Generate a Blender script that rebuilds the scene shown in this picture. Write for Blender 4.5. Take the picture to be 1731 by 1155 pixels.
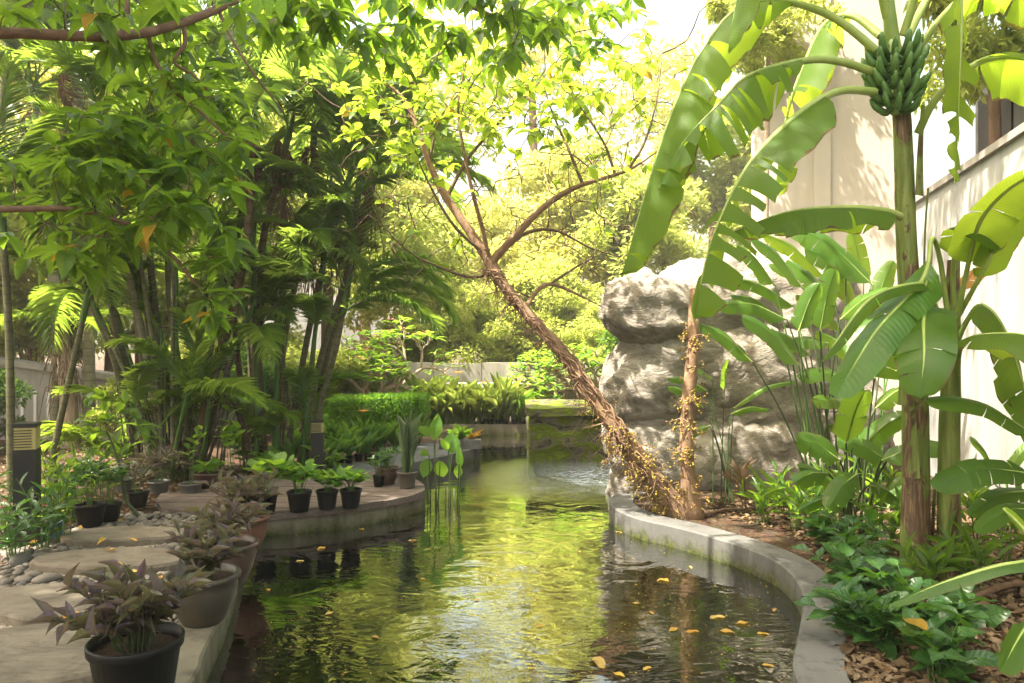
import bpy, math, random
import numpy as np
from mathutils import Vector, Matrix, noise, geometry

for _o in list(bpy.data.objects):
    bpy.data.objects.remove(_o)
R = random.Random(11)
rng = np.random.default_rng(11)
sc = bpy.context.scene
COL = sc.collection

# ------------------------------------------------------------------ camera, sky, sun, exposure
F, CX, CY, EYE = 1250.0, 865.5, 577.5, 1.45
cam = bpy.data.cameras.new('camera')
cam.sensor_width = 36.0
cam.lens = F * 36.0 / 1731.0
cam.clip_start, cam.clip_end = 0.05, 500.0
camo = bpy.data.objects.new('camera', cam)
COL.objects.link(camo)
camo.location = (0, 0, EYE)
camo.rotation_euler = (math.radians(90), 0, 0)
sc.camera = camo

SUN = Vector((-0.45, -0.17, 0.88)).normalized()          # towards the sun
elev = math.asin(SUN.z)
world = bpy.data.worlds.new('World')
sc.world = world
world.use_nodes = True
_n = world.node_tree.nodes
_bg = _n['Background']
_sky = _n.new('ShaderNodeTexSky')
_sky.sky_type = 'NISHITA'
_sky.sun_disc = False
_sky.sun_elevation = elev
_sky.sun_rotation = math.atan2(SUN.x, SUN.y)
_sky.air_density = 2.4
_sky.dust_density = 10.0
_sky.ozone_density = 0.6
world.node_tree.links.new(_sky.outputs[0], _bg.inputs[0])
_bg.inputs[1].default_value = 0.15
sl = bpy.data.lights.new('sun', 'SUN')
sl.energy = 5.0
sl.angle = math.radians(0.6)
sl.color = (1.0, 0.93, 0.80)
slo = bpy.data.objects.new('sun', sl)
COL.objects.link(slo)
slo.rotation_euler = (-SUN).to_track_quat('-Z', 'Y').to_euler()
slo.location = (-6, -4, 14)
sc.view_settings.view_transform = 'Standard'
sc.view_settings.look = 'None'
sc.view_settings.gamma = 1.0
sc.view_settings.use_curve_mapping = False
sc.view_settings.exposure = 2.15
sc.cycles.use_denoising = True
sc.cycles.max_bounces = 7
sc.cycles.diffuse_bounces = 4
sc.cycles.glossy_bounces = 3
sc.cycles.transmission_bounces = 4
sc.cycles.transparent_max_bounces = 6
sc.cycles.sample_clamp_indirect = 8.0
sc.cycles.caustics_reflective = False
sc.cycles.caustics_refractive = False

# ------------------------------------------------------------------ pixel -> place
def G(px, py, z=0.0):                       # where the ray through a pixel meets height z
    d = (EYE - z) * F / (py - CY)
    return Vector(((px - CX) / F * d, d, z))
def A(px, py, Y):                           # the point of that ray at distance Y
    return Vector(((px - CX) / F * Y, Y, EYE - (py - CY) / F * Y))

# ------------------------------------------------------------------ meshes
class Geo:
    def __init__(s):
        s.v, s.q, s.t, s.a, s.n = [], [], [], [], 0
    def add(s, V, quads=None, tris=None, att=None):
        V = np.asarray(V, dtype=np.float32).reshape(-1, 3)
        if att is None:
            att = np.zeros((len(V), 3), np.float32); att[:, 2] = R.random()
        s.v.append(V); s.a.append(np.asarray(att, np.float32).reshape(-1, 3))
        if quads is not None and len(quads): s.q.append(np.asarray(quads, np.int32).reshape(-1, 4) + s.n)
        if tris is not None and len(tris): s.t.append(np.asarray(tris, np.int32).reshape(-1, 3) + s.n)
        s.n += len(V)
        return s
    def mesh(s, name, smooth=True):
        me = bpy.data.meshes.new(name)
        V = np.concatenate(s.v); Att = np.concatenate(s.a)
        q = np.concatenate(s.q) if s.q else np.zeros((0, 4), np.int32)
        t = np.concatenate(s.t) if s.t else np.zeros((0, 3), np.int32)
        nq, nt = len(q), len(t)
        me.vertices.add(len(V)); me.vertices.foreach_set('co', V.ravel())
        me.loops.add(nq * 4 + nt * 3)
        me.loops.foreach_set('vertex_index', np.concatenate([q.ravel(), t.ravel()]).astype(np.int32))
        me.polygons.add(nq + nt)
        st = np.concatenate([np.arange(nq) * 4, nq * 4 + np.arange(nt) * 3]).astype(np.int32)
        me.polygons.foreach_set('loop_start', st)
        me.polygons.foreach_set('use_smooth', np.full(nq + nt, smooth, dtype=bool))
        at = me.attributes.new('lf', 'FLOAT_VECTOR', 'POINT')
        at.data.foreach_set('vector', Att.ravel())
        me.update(calc_edges=True)
        me.validate()
        return me

def unit(v):
    v = np.asarray(v, float)
    return v / np.maximum(np.linalg.norm(v, axis=-1, keepdims=True), 1e-9)

def spline(pts, n):
    P = np.array([list(p) for p in pts], float)
    if len(P) == 2:
        return P[0] + (P[1] - P[0]) * np.linspace(0, 1, n)[:, None]
    E = np.vstack([2 * P[0] - P[1], P, 2 * P[-1] - P[-2]])
    seg = np.linalg.norm(np.diff(P, axis=0), axis=1); c = np.concatenate([[0], np.cumsum(seg)]); c /= c[-1]
    out = []
    for s in np.linspace(0, 1, n):
        i = min(int(np.searchsorted(c, s, side='right')) - 1, len(P) - 2)
        u = (s - c[i]) / max(c[i + 1] - c[i], 1e-9)
        a, b, d, e = E[i:i + 4]
        out.append(0.5 * (2 * b + (d - a) * u + (2 * a - 5 * b + 4 * d - e) * u * u + (-a + 3 * b - 3 * d + e) * u ** 3))
    return np.array(out)

def tube(g, pts, radii, sides=6, rnd=None, cap=False, lump=0.0):
    P = np.array([list(p) for p in pts], float); n = len(P)
    rad = np.interp(np.linspace(0, 1, n), np.linspace(0, 1, len(radii)), radii) if len(radii) != n else np.array(radii, float)
    T = unit(np.gradient(P, axis=0))
    a = np.array([1.0, 0, 0]) if abs(T[0][0]) < 0.8 else np.array([0, 1.0, 0])
    S = unit(np.cross(T[0], a)); V = []; A_ = []
    ang = np.arange(sides) * 2 * math.pi / sides
    r_ = R.random() if rnd is None else rnd
    L = np.concatenate([[0], np.cumsum(np.linalg.norm(np.diff(P, axis=0), axis=1))])
    for i in range(n):
        S = unit(S - T[i] * np.dot(S, T[i])); B = np.cross(T[i], S)
        rr = rad[i] * (1 + lump * (rng.random(sides) - .5)) if lump else np.full(sides, rad[i])
        V.append(P[i] + (np.cos(ang) * rr)[:, None] * S + (np.sin(ang) * rr)[:, None] * B)
        A_.append(np.stack([ang / 6.2832, np.full(sides, L[i]), np.full(sides, r_)], 1))
    V = np.concatenate(V); A_ = np.concatenate(A_)
    i = np.arange(n - 1)[:, None] * sides; j = np.arange(sides)[None]; k = (j + 1) % sides
    q = np.stack([i + j, i + k, i + sides + k, i + sides + j], -1).reshape(-1, 4)
    tr = []
    if cap:
        V = np.vstack([V, P[0], P[-1]]); A_ = np.vstack([A_, A_[0], A_[-1]])
        m = n * sides
        for jj in range(sides):
            tr.append((m, (jj + 1) % sides, jj)); tr.append((m + 1, (n - 1) * sides + jj, (n - 1) * sides + (jj + 1) % sides))
    g.add(V, q, tr, A_)
    return g

def lathe(g, prof, seg=28, c=(0, 0, 0), rnd=None):
    pr = np.array(prof, float); n = len(pr); an = np.arange(seg) * 2 * math.pi / seg
    V = np.zeros((n, seg, 3)); V[..., 0] = pr[:, 0, None] * np.cos(an) + c[0]; V[..., 1] = pr[:, 0, None] * np.sin(an) + c[1]; V[..., 2] = pr[:, 1, None] + c[2]
    i = np.arange(n - 1)[:, None] * seg; j = np.arange(seg)[None]; k = (j + 1) % seg
    q = np.stack([i + j, i + k, i + seg + k, i + seg + j], -1).reshape(-1, 4)
    at = np.zeros((n * seg, 3)); at[:, 2] = R.random() if rnd is None else rnd
    g.add(V.reshape(-1, 3), q, None, at); return g

def box(g, lo, hi, rnd=None):
    (x0, y0, z0), (x1, y1, z1) = lo, hi
    V = [(x, y, z) for z in (z0, z1) for (x, y) in ((x0, y0), (x1, y0), (x1, y1), (x0, y1))]
    at = np.zeros((8, 3)); at[:, 2] = R.random() if rnd is None else rnd
    g.add(V, [(3, 2, 1, 0), (4, 5, 6, 7), (0, 1, 5, 4), (1, 2, 6, 5), (2, 3, 7, 6), (3, 0, 4, 7)], None, at); return g

def prism(g, poly, z0, z1, rnd=None, top=True, bottom=True):
    n = len(poly)
    V = [(p[0], p[1], z0) for p in poly] + [(p[0], p[1], z1) for p in poly]
    q = [(i, (i + 1) % n, n + (i + 1) % n, n + i) for i in range(n)]
    tr = []
    tess = geometry.tessellate_polygon([[Vector((p[0], p[1], 0)) for p in poly]])
    for t in tess:
        a, b, c = [Vector((poly[i][0], poly[i][1])) for i in t]
        if (b - a).cross(c - a) < 0: t = (t[0], t[2], t[1])
        if top: tr.append((n + t[0], n + t[1], n + t[2]))
        if bottom: tr.append((t[0], t[2], t[1]))
    at = np.zeros((2 * n, 3)); at[:, 2] = R.random() if rnd is None else rnd
    g.add(V, q, tr, at); return g

# leaf templates: u in -1..1 across (x), v 0..1 along (y), z droop / fold
def prof(kind, v):
    v = np.asarray(v, float)
    if kind == 'oval': return np.sin(np.pi * np.clip(v, 0, 1) ** 0.85) ** 0.85
    if kind == 'lance': return np.sin(np.pi * np.clip(v, 0, 1) ** 0.7) ** 1.15
    if kind == 'obov': return np.sin(np.pi * np.clip(v, 0, 1) ** 1.25) ** 0.8
    if kind == 'heart': return np.where(v < .25, np.sqrt(np.clip(v / .25, 0, 1)), np.cos((v - .25) / .75 * np.pi / 2) ** 0.8)
    if kind == 'strap': return np.where(v < .1, .6 + 4 * v, 1.0) * np.where(v > .6, np.sqrt(np.clip(1 - ((v - .6) / .4) ** 2, 0, 1)), 1)
    if kind == 'paddle': return np.clip(np.minimum(1, v / .12) ** .6, 0, 1) * np.sqrt(np.clip(1 - np.clip((v - .55) / .45, 0, 1) ** 2.2, 0, 1))
def leaf_tpl(kind='oval', n=5, across=5, fold=.15, droop=.2, wave=.03, seed=0):
    r = np.random.default_rng(seed)
    vs = np.linspace(0, 1, n + 1); w = prof(kind, vs); w[0] = max(w[0], .03); w[-1] = .015
    us = np.linspace(-1, 1, across)
    V = np.zeros((n + 1, across, 3))
    V[..., 0] = us[None] * w[:, None] * .5
    V[..., 1] = vs[:, None] * (1 - .12 * droop)
    ph = r.random() * 6
    V[..., 2] = fold * np.abs(us)[None] * w[:, None] * .5 - droop * vs[:, None] ** 2 + wave * np.sin(vs * 9 + ph)[:, None] * us[None] * np.abs(us)[None]
    V[..., 0] += (0.03 * np.sin(vs * 3 + ph))[:, None]
    at = np.zeros((n + 1, across, 3)); at[..., 0] = us[None]; at[..., 1] = vs[:, None]
    i = np.arange(n)[:, None] * across; j = np.arange(across - 1)[None]
    q = np.stack([i + j, i + j + 1, i + across + j + 1, i + across + j], -1).reshape(-1, 4)
    return V.reshape(-1, 3), q, at.reshape(-1, 3)
def frames(D, U):
    D = unit(D); X = np.cross(D, U); bad = np.linalg.norm(X, axis=-1) < 1e-3
    if bad.any(): X[bad] = np.cross(D[bad], np.array([1, .2, .1]))
    X = unit(X); N = np.cross(X, D)
    return X, D, N
def scatter(g, tpl, P, D, U, L, W, rnd=None, flat=1.0):
    V, q, at = tpl; P = np.asarray(P, float); N_ = len(P)
    if N_ == 0: return g
    X, D, Nn = frames(np.asarray(D, float), np.asarray(U, float))
    L = np.broadcast_to(np.asarray(L, float), (N_,)); W = np.broadcast_to(np.asarray(W, float), (N_,))
    out = P[:, None] + V[None, :, 0:1] * W[:, None, None] * X[:, None] + V[None, :, 1:2] * L[:, None, None] * D[:, None] + V[None, :, 2:3] * (L * flat)[:, None, None] * Nn[:, None]
    rnd = rng.random(N_) if rnd is None else np.asarray(rnd)
    a = np.repeat(at[None], N_, 0).copy(); a[..., 2] = rnd[:, None]
    m = len(V)
    Q = (q[None] + (np.arange(N_) * m)[:, None, None]).reshape(-1, q.shape[1])
    if q.shape[1] == 4: g.add(out.reshape(-1, 3), Q, None, a.reshape(-1, 3))
    else: g.add(out.reshape(-1, 3), None, Q, a.reshape(-1, 3))
    return g
def leaf_matrix(p, d, u, L, W):
    X, D, N = frames(np.array([d], float), np.array([u], float)); x, y, z = X[0] * W, D[0] * L, N[0] * L
    return Matrix(((x[0], y[0], z[0], p[0]), (x[1], y[1], z[1], p[1]), (x[2], y[2], z[2], p[2]), (0, 0, 0, 1)))

# ------------------------------------------------------------------ things and parts
WM = {}
def tag(o, label=None, cat=None, group=None, kind=None):
    if label: o['label'] = label
    if cat: o['category'] = cat
    if group: o['group'] = group
    if kind: o['kind'] = kind
    return o
def thing(name, label, cat, loc=(0, 0, 0), rotz=0.0, group=None):
    o = bpy.data.objects.new(name, None); COL.objects.link(o)
    o.empty_display_size = .1
    M = Matrix.Translation(Vector(loc)) @ Matrix.Rotation(rotz, 4, 'Z')
    o.matrix_world = M; WM[o] = M.copy()
    return tag(o, label, cat, group)
def part(name, me, m, parent, M=None, world=False, smooth=True, kind=None, label=None):
    if isinstance(me, Geo): me = me.mesh(name, smooth)
    if m is not None and not me.materials: me.materials.append(m)
    o = bpy.data.objects.new(name, me); COL.objects.link(o)
    M = Matrix() if M is None else M
    if parent is not None:
        o.parent = parent
        loc = WM[parent].inverted() @ M if world else M
        o.matrix_local = loc; WM[o] = WM[parent] @ loc
    else:
        o.matrix_world = M; WM[o] = M.copy()
    return tag(o, label=label, kind=kind)
def solo(name, me, m, label, cat, M=None, group=None, kind=None, smooth=True):
    o = part(name, me, m, None, M, smooth=smooth)
    return tag(o, label, cat, group, kind)
def struct(name, me, m, smooth=False):
    return tag(part(name, me, m, None, smooth=smooth), kind='structure')

# ------------------------------------------------------------------ materials
class NT:
    def __init__(s, name):
        s.m = bpy.data.materials.new(name); s.m.use_nodes = True
        s.t = s.m.node_tree; s.t.nodes.clear()
        s.out = s.t.nodes.new('ShaderNodeOutputMaterial')
    def n(s, typ, attrs=None, **kw):
        nd = s.t.nodes.new('ShaderNode' + typ)
        for k, v in (attrs or {}).items(): setattr(nd, k, v)
        for k, v in kw.items():
            k2 = int(k[1:]) if k[0] == '_' and k[1:].isdigit() else k.replace('_', ' ')
            s.put(nd.inputs[k2], v)
        return nd
    def put(s, sock, v):
        if isinstance(v, bpy.types.NodeSocket): s.t.links.new(v, sock)
        elif isinstance(v, bpy.types.Node): s.t.links.new(v.outputs[0], sock)
        else:
            if sock.type == 'RGBA' and len(v) == 3: v = (*v, 1)
            sock.default_value = v
    def math(s, op, a, b=0.0, c=None, clamp=False):
        nd = s.n('Math', {'operation': op, 'use_clamp': clamp}, _0=a, _1=b)
        if c is not None: s.put(nd.inputs[2], c)
        return nd.outputs[0]
    def mix(s, f, a, b, mode='MIX'):
        nd = s.t.nodes.new('ShaderNodeMix'); nd.data_type = 'RGBA'; nd.blend_type = mode
        s.put(nd.inputs[0], f); s.put(nd.inputs[6], a); s.put(nd.inputs[7], b)
        return nd.outputs[2]
    def ramp(s, f, stops, interp='LINEAR'):
        nd = s.t.nodes.new('ShaderNodeValToRGB'); nd.color_ramp.interpolation = interp
        el = nd.color_ramp.elements
        while len(el) < len(stops): el.new(.5)
        for e, (p, c) in zip(el, stops):
            e.position = p; e.color = (*c, 1) if not isinstance(c, (int, float)) else (c, c, c, 1)
        s.put(nd.inputs[0], f); return nd.outputs[0]
    def noise(s, scale, detail=4, rough=.55, vec=None, dist=0.0):
        nd = s.n('TexNoise', Scale=scale, Detail=detail, Roughness=rough, Distortion=dist)
        if vec is not None: s.put(nd.inputs['Vector'], vec)
        return nd.outputs[0]
    def pos(s): return s.n('NewGeometry').outputs['Position']
    def obj(s): return s.n('TexCoord').outputs['Object']
    def scalev(s, v, xyz):
        return s.n('Mapping', Vector=v, Scale=xyz).outputs[0]
    def bump(s, h, strength=.3, dist=.02, normal=None):
        nd = s.n('Bump', Strength=strength, Distance=dist, Height=h)
        if normal is not None: s.put(nd.inputs['Normal'], normal)
        return nd.outputs[0]
    def rnd(s):
        at = s.n('Attribute', {'attribute_name': 'lf'}); sep = s.n('SeparateXYZ', Vector=at.outputs['Vector'])
        oi = s.n('ObjectInfo')
        r = s.math('FRACT', s.math('ADD', sep.outputs[2], oi.outputs['Random']))
        return sep.outputs[0], sep.outputs[1], r
    def pbsdf(s, col, rough=.6, normal=None, spec=.3, **kw):
        p = s.n('BsdfPrincipled', Base_Color=col, Roughness=rough, **kw)
        s.put(p.inputs['Specular IOR Level'], spec)
        if normal is not None: s.put(p.inputs['Normal'], normal)
        return p
    def end(s, sh):
        s.put(s.out.inputs[0], sh); return s.m

def leaf_mat(name, cols, tcol, trans=.45, rough=.42, vein=9, spec=.4, rib=1.5, ribw=.06, swirl=.5, blemish=0.25, vb=.25, vc=.0, edge=0.0):
    t = NT(name); u, v, r = t.rnd()
    base = t.ramp(r, [(i / max(len(cols) - 1, 1), c) for i, c in enumerate(cols)])
    au = t.math('ABSOLUTE', u)
    nz = t.noise(9, 3, .6, t.pos())
    base = t.mix(t.math('MULTIPLY', t.math('SUBTRACT', nz, .35, clamp=True), swirl), base, (0.0, 0.0, 0.0))
    vn = t.math('SINE', t.math('MULTIPLY', t.math('SUBTRACT', v, t.math('MULTIPLY', au, .18)), vein * 6.283))
    ribm = t.math('SUBTRACT', 1.0, t.math('DIVIDE', au, ribw), clamp=True)
    b2 = t.mix(t.math('MULTIPLY', ribm, .7), base, t.mix(1.0, base, (rib, rib, rib), 'MULTIPLY'))
    bl = t.math('MULTIPLY', t.math('GREATER_THAN', t.noise(23, 2, .5, t.pos()), .69), blemish)
    b2 = t.mix(bl, b2, (.16, .11, .03))
    if vc:
        b2 = t.mix(t.math('MULTIPLY', t.math('ADD', vn, 1.0), vc), b2, t.mix(1.0, b2, (.55, .6, .5), 'MULTIPLY'))
    if edge:
        em = t.math('MULTIPLY', t.math('GREATER_THAN', t.math('ADD', au, t.math('MULTIPLY', t.noise(7, 4, .6, t.pos()), .45)), 1.21), edge)
        b2 = t.mix(em, b2, (.17, .1, .04))
    h = t.math('ADD', t.math('MULTIPLY', vn, .5), t.math('MULTIPLY', ribm, -2.0))
    nrm = t.bump(h, vb, .004)
    p = t.pbsdf(b2, rough, nrm, spec)
    tc = t.mix(t.math('MULTIPLY', r, .6), tcol, t.mix(1.0, tcol, (.62, .75, .45), 'MULTIPLY'))
    tc = t.mix(t.math('MULTIPLY', ribm, .35), tc, (.1, .16, .02))
    if vc: tc = t.mix(t.math('MULTIPLY', t.math('ADD', vn, 1.0), vc * 1.3), tc, t.mix(1.0, tc, (.6, .7, .4), 'MULTIPLY'))
    if edge: tc = t.mix(em, tc, (.2, .12, .04))
    tr = t.n('BsdfTranslucent', Color=tc, Normal=nrm)
    ms = t.n('MixShader', _0=trans, _1=p, _2=tr)
    return t.end(ms)

def bark_mat(name, c1, c2, scale=14, stretch=(1, 1, .25), bump=.6, ring=0.0, rough=.85):
    t = NT(name); p = t.pos(); v = t.scalev(p, stretch)
    n1 = t.noise(scale, 6, .65, v, .4); n2 = t.noise(scale * .22, 3, .5, p)
    col = t.ramp(n1, [(.28, [c * .45 for c in c1]), (.5, c1), (.72, c2)])
    col = t.mix(t.math('MULTIPLY', n2, .6), col, c2)
    h = n1
    if ring:
        u, vv, r = t.rnd()
        s = t.math('FRACT', t.math('ADD', t.math('MULTIPLY', vv, ring), t.math('MULTIPLY', t.noise(3, 1, .5, p), .5)))
        m = t.math('GREATER_THAN', s, .84)
        col = t.mix(t.math('MULTIPLY', m, .5), col, [c * .45 for c in c1])
        h = t.math('ADD', n1, t.math('MULTIPLY', m, -.8))
    return t.end(t.pbsdf(col, rough, t.bump(h, bump, .02), .2))

MAT = {}
# foliage ------------------------------------------------------------------
MAT['canopy'] = leaf_mat('canopy_leaf', [(.03, .08, .012), (.05, .115, .016), (.075, .14, .018), (.05, .11, .016)], (.34, .52, .035), .52, .42, 8, .35)
MAT['canopy_yellow'] = leaf_mat('yellowing_leaf', [(.38, .22, .02), (.42, .27, .03)], (.75, .45, .03), .5, .5, 8)
MAT['fig_leaf'] = leaf_mat('fig_leaf', [(.07, .15, .02), (.11, .19, .02), (.15, .2, .02)], (.55, .68, .06), .62, .4, 7)
MAT['banana'] = leaf_mat('banana_leaf', [(.06, .13, .02), (.085, .16, .02), (.07, .15, .025)], (.48, .62, .045), .63, .45, 15.0, .3, 1.6, .045, .4, .2, .1, .12, .9)
MAT['banana_dry'] = leaf_mat('yellow_banana_leaf', [(.4, .2, .04), (.45, .25, .05)], (.6, .35, .05), .45, .6, 30)
MAT['heli'] = leaf_mat('heliconia_leaf', [(.035, .1, .014), (.055, .13, .018), (.08, .16, .02)], (.36, .55, .04), .5, .36, 17, .4, 1.7, .06, .4, .25, .06, .07, .6)
MAT['shrub'] = leaf_mat('glossy_shrub_leaf', [(.022, .075, .016), (.035, .1, .02), (.05, .13, .02)], (.16, .34, .03), .3, .28, 7, .55)
MAT['purple'] = leaf_mat('purple_heart_leaf', [(.07, .045, .058), (.1, .07, .09), (.07, .085, .035), (.1, .11, .045), (.15, .08, .135)], (.26, .2, .11), .35, .42, 5, .4, 1.3)
MAT['flower_purple'] = leaf_mat('violet_petal', [(.35, .1, .3), (.3, .12, .35)], (.6, .2, .5), .4, .5, 3)
MAT['light'] = leaf_mat('light_green_leaf', [(.06, .16, .02), (.09, .2, .025), (.12, .22, .03)], (.38, .6, .05), .5, .35, 7)
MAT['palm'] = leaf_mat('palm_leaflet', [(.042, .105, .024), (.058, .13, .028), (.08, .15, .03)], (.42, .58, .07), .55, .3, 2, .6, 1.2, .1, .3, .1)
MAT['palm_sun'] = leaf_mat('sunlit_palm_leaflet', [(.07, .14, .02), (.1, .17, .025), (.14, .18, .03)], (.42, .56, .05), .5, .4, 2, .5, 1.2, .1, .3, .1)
MAT['dry'] = leaf_mat('dry_palm_fibre', [(.16, .1, .05), (.22, .14, .08), (.13, .08, .04)], (.22, .14, .06), .3, .8, 2)
MAT['bgtree'] = leaf_mat('distant_leaf', [(.15, .2, .045), (.2, .24, .055), (.25, .26, .065), (.18, .23, .05)], (.68, .72, .16), .6, .5, 2, .2)
MAT['bgyellow'] = leaf_mat('distant_yellow_leaf', [(.25, .26, .065), (.3, .28, .075), (.22, .25, .06)], (.78, .75, .2), .62, .5, 2, .2)
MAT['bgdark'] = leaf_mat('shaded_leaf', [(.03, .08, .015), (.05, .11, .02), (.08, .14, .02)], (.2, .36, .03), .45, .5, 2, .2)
MAT['hedge'] = leaf_mat('hedge_leaf', [(.05, .15, .015), (.08, .19, .02), (.11, .22, .02)], (.3, .52, .03), .45, .4, 3)
MAT['strap'] = leaf_mat('strap_leaf', [(.04, .12, .018), (.06, .15, .022), (.09, .18, .025)], (.26, .46, .04), .42, .35, 2, .45, 1.4, .08)
MAT['strap_light'] = leaf_mat('pale_strap_leaf', [(.13, .2, .035), (.18, .23, .045), (.24, .25, .05)], (.5, .6, .1), .45, .4, 2)
MAT['snake'] = leaf_mat('snake_plant_leaf', [(.1, .15, .07), (.14, .19, .09)], (.3, .4, .15), .2, .35, 14, .4, 1.0)
MAT['litter'] = leaf_mat('fallen_leaf', [(.08, .05, .026), (.15, .1, .055), (.23, .165, .095), (.12, .072, .036), (.23, .145, .06)], (.25, .14, .05), .15, .7, 5)
MAT['float'] = leaf_mat('floating_leaf', [(.5, .25, .03), (.55, .36, .05), (.4, .2, .04), (.5, .4, .12)], (.6, .35, .05), .25, .45, 5)
MAT['pink'] = leaf_mat('pink_petal', [(.7, .15, .2), (.75, .25, .25)], (.8, .3, .3), .4, .5, 2)
MAT['orange'] = leaf_mat('orange_petal', [(.8, .25, .03), (.85, .35, .05)], (.9, .4, .05), .4, .5, 2)
# wood ---------------------------------------------------------------------
MAT['bark'] = bark_mat('brown_bark', (.13, .075, .045), (.24, .16, .11), 16)
MAT['fig_bark'] = bark_mat('fig_bark', (.2, .115, .065), (.34, .23, .15), 18, (1, 1, .5), .8)
MAT['twig'] = bark_mat('twig_bark', (.11, .07, .045), (.2, .14, .09), 30)
MAT['branch'] = bark_mat('branch_bark', (.15, .085, .055), (.24, .16, .11), 22, (.35, 1, 1), .6)
MAT['pale_bark'] = bark_mat('pale_bark', (.3, .22, .16), (.45, .36, .27), 20)
MAT['palm_stem'] = bark_mat('ringed_palm_stem', (.085, .085, .045), (.14, .135, .075), 10, (1, 1, 1), .35, 11.0, .6)
MAT['palm_stem_brown'] = bark_mat('brown_ringed_stem', (.1, .07, .045), (.17, .12, .08), 12, (1, 1, 1), .5, 8.0, .8)
MAT['palm_stem_pale'] = bark_mat('pale_ringed_stem', (.15, .145, .09), (.24, .22, .15), 10, (1, 1, 1), .3, 9.0, .6)
MAT['green_stem'] = bark_mat('green_stem', (.05, .11, .025), (.09, .16, .04), 8, (1, 1, .2), .1, 0, .4)
MAT['dark_stem'] = bark_mat('dark_stem', (.035, .05, .02), (.06, .08, .03), 12, (1, 1, .3), .1, 0, .45)

def pseudostem():
    t = NT('banana_pseudostem'); p = t.pos(); v = t.scalev(p, (14, 14, 1.0))
    n = t.noise(3, 5, .6, v); b = t.noise(3.2, 5, .65, t.scalev(p, (1.6, 1.6, .7)), .8); fine = t.noise(60, 3, .6, t.scalev(p, (1, 1, .1)))
    z = t.n('SeparateXYZ', Vector=p).outputs[2]
    green = t.ramp(n, [(.3, (.08, .1, .02)), (.5, (.14, .18, .04)), (.7, (.22, .25, .07))])
    brown = t.ramp(fine, [(.3, (.035, .02, .012)), (.55, (.12, .07, .04)), (.75, (.3, .2, .12))])
    low = t.math('MULTIPLY', t.math('SUBTRACT', .5, z, clamp=True), .2)
    m = t.ramp(t.math('ADD', b, low), [(.53, 0.0), (.57, 1.0)])
    col = t.mix(m, green, brown)
    h = t.math('ADD', t.math('MULTIPLY', m, .5), t.math('MULTIPLY', fine, .4))
    return t.end(t.pbsdf(col, .5, t.bump(h, .5, .015), .35))
MAT['pseudostem'] = pseudostem()
def simple(name, c1, c2, scale=12, rough=.6, bump=.15, spec=.3, detail=5, dist=.01):
    t = NT(name); p = t.pos(); n = t.noise(scale, detail, .6, p)
    return t.end(t.pbsdf(t.ramp(n, [(.3, c1), (.7, c2)]), rough, t.bump(n, bump, dist), spec))
MAT['petiole'] = simple('banana_petiole', (.13, .2, .04), (.24, .3, .09), 6, .4, .05)
MAT['midrib'] = simple('leaf_midrib', (.2, .28, .06), (.3, .36, .1), 6, .4, .05)
MAT['fruit'] = simple('green_banana', (.06, .13, .03), (.1, .2, .05), 10, .4, .05)
MAT['fig'] = leaf_mat('yellow_fig', [(.22, .13, .016), (.27, .19, .02), (.16, .14, .022), (.17, .08, .016)], (.2, .14, .015), .1, .35, 1)
MAT['black_pot'] = simple('black_plastic', (.004, .004, .004), (.009, .009, .009), 9, .5, .1, .2)
MAT['grey_pot'] = simple('grey_plastic', (.09, .09, .085), (.15, .14, .13), 9, .6, .1)
MAT['taupe_pot'] = simple('taupe_pot', (.09, .075, .06), (.14, .12, .1), 9, .55, .1)
MAT['brown_pot'] = simple('brown_glazed_pot', (.05, .027, .019), (.1, .055, .04), 7, .38, .2, .45)
MAT['olive_pot'] = simple('olive_glazed_pot', (.032, .027, .018), (.062, .05, .032), 5, .42, .2, .45)
MAT['terra_pot'] = simple('terracotta', (.1, .045, .027), (.16, .08, .05), 8, .75, .2)
MAT['blue'] = simple('blue_plastic', (.08, .2, .3), (.14, .28, .36), 9, .4, .1)
MAT['soil'] = simple('potting_soil', (.02, .013, .008), (.07, .045, .03), 60, .95, .8, .1)
MAT['bollard'] = simple('bollard_metal', (.01, .01, .011), (.02, .02, .021), 6, .4, .04, .35)
MAT['lens'] = simple('bollard_lens', (.3, .26, .1), (.42, .36, .15), 6, .35, .04, .4)
MAT['koi'] = simple('koi_orange', (.75, .14, .015), (.85, .28, .04), 10, .35, .0, .4)
MAT['koi_gold'] = simple('koi_gold', (.7, .4, .05), (.8, .5, .1), 10, .35, .0, .4)
MAT['koi_white'] = simple('koi_fin', (.7, .4, .25), (.8, .6, .5), 10, .4, .0, .4)

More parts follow.
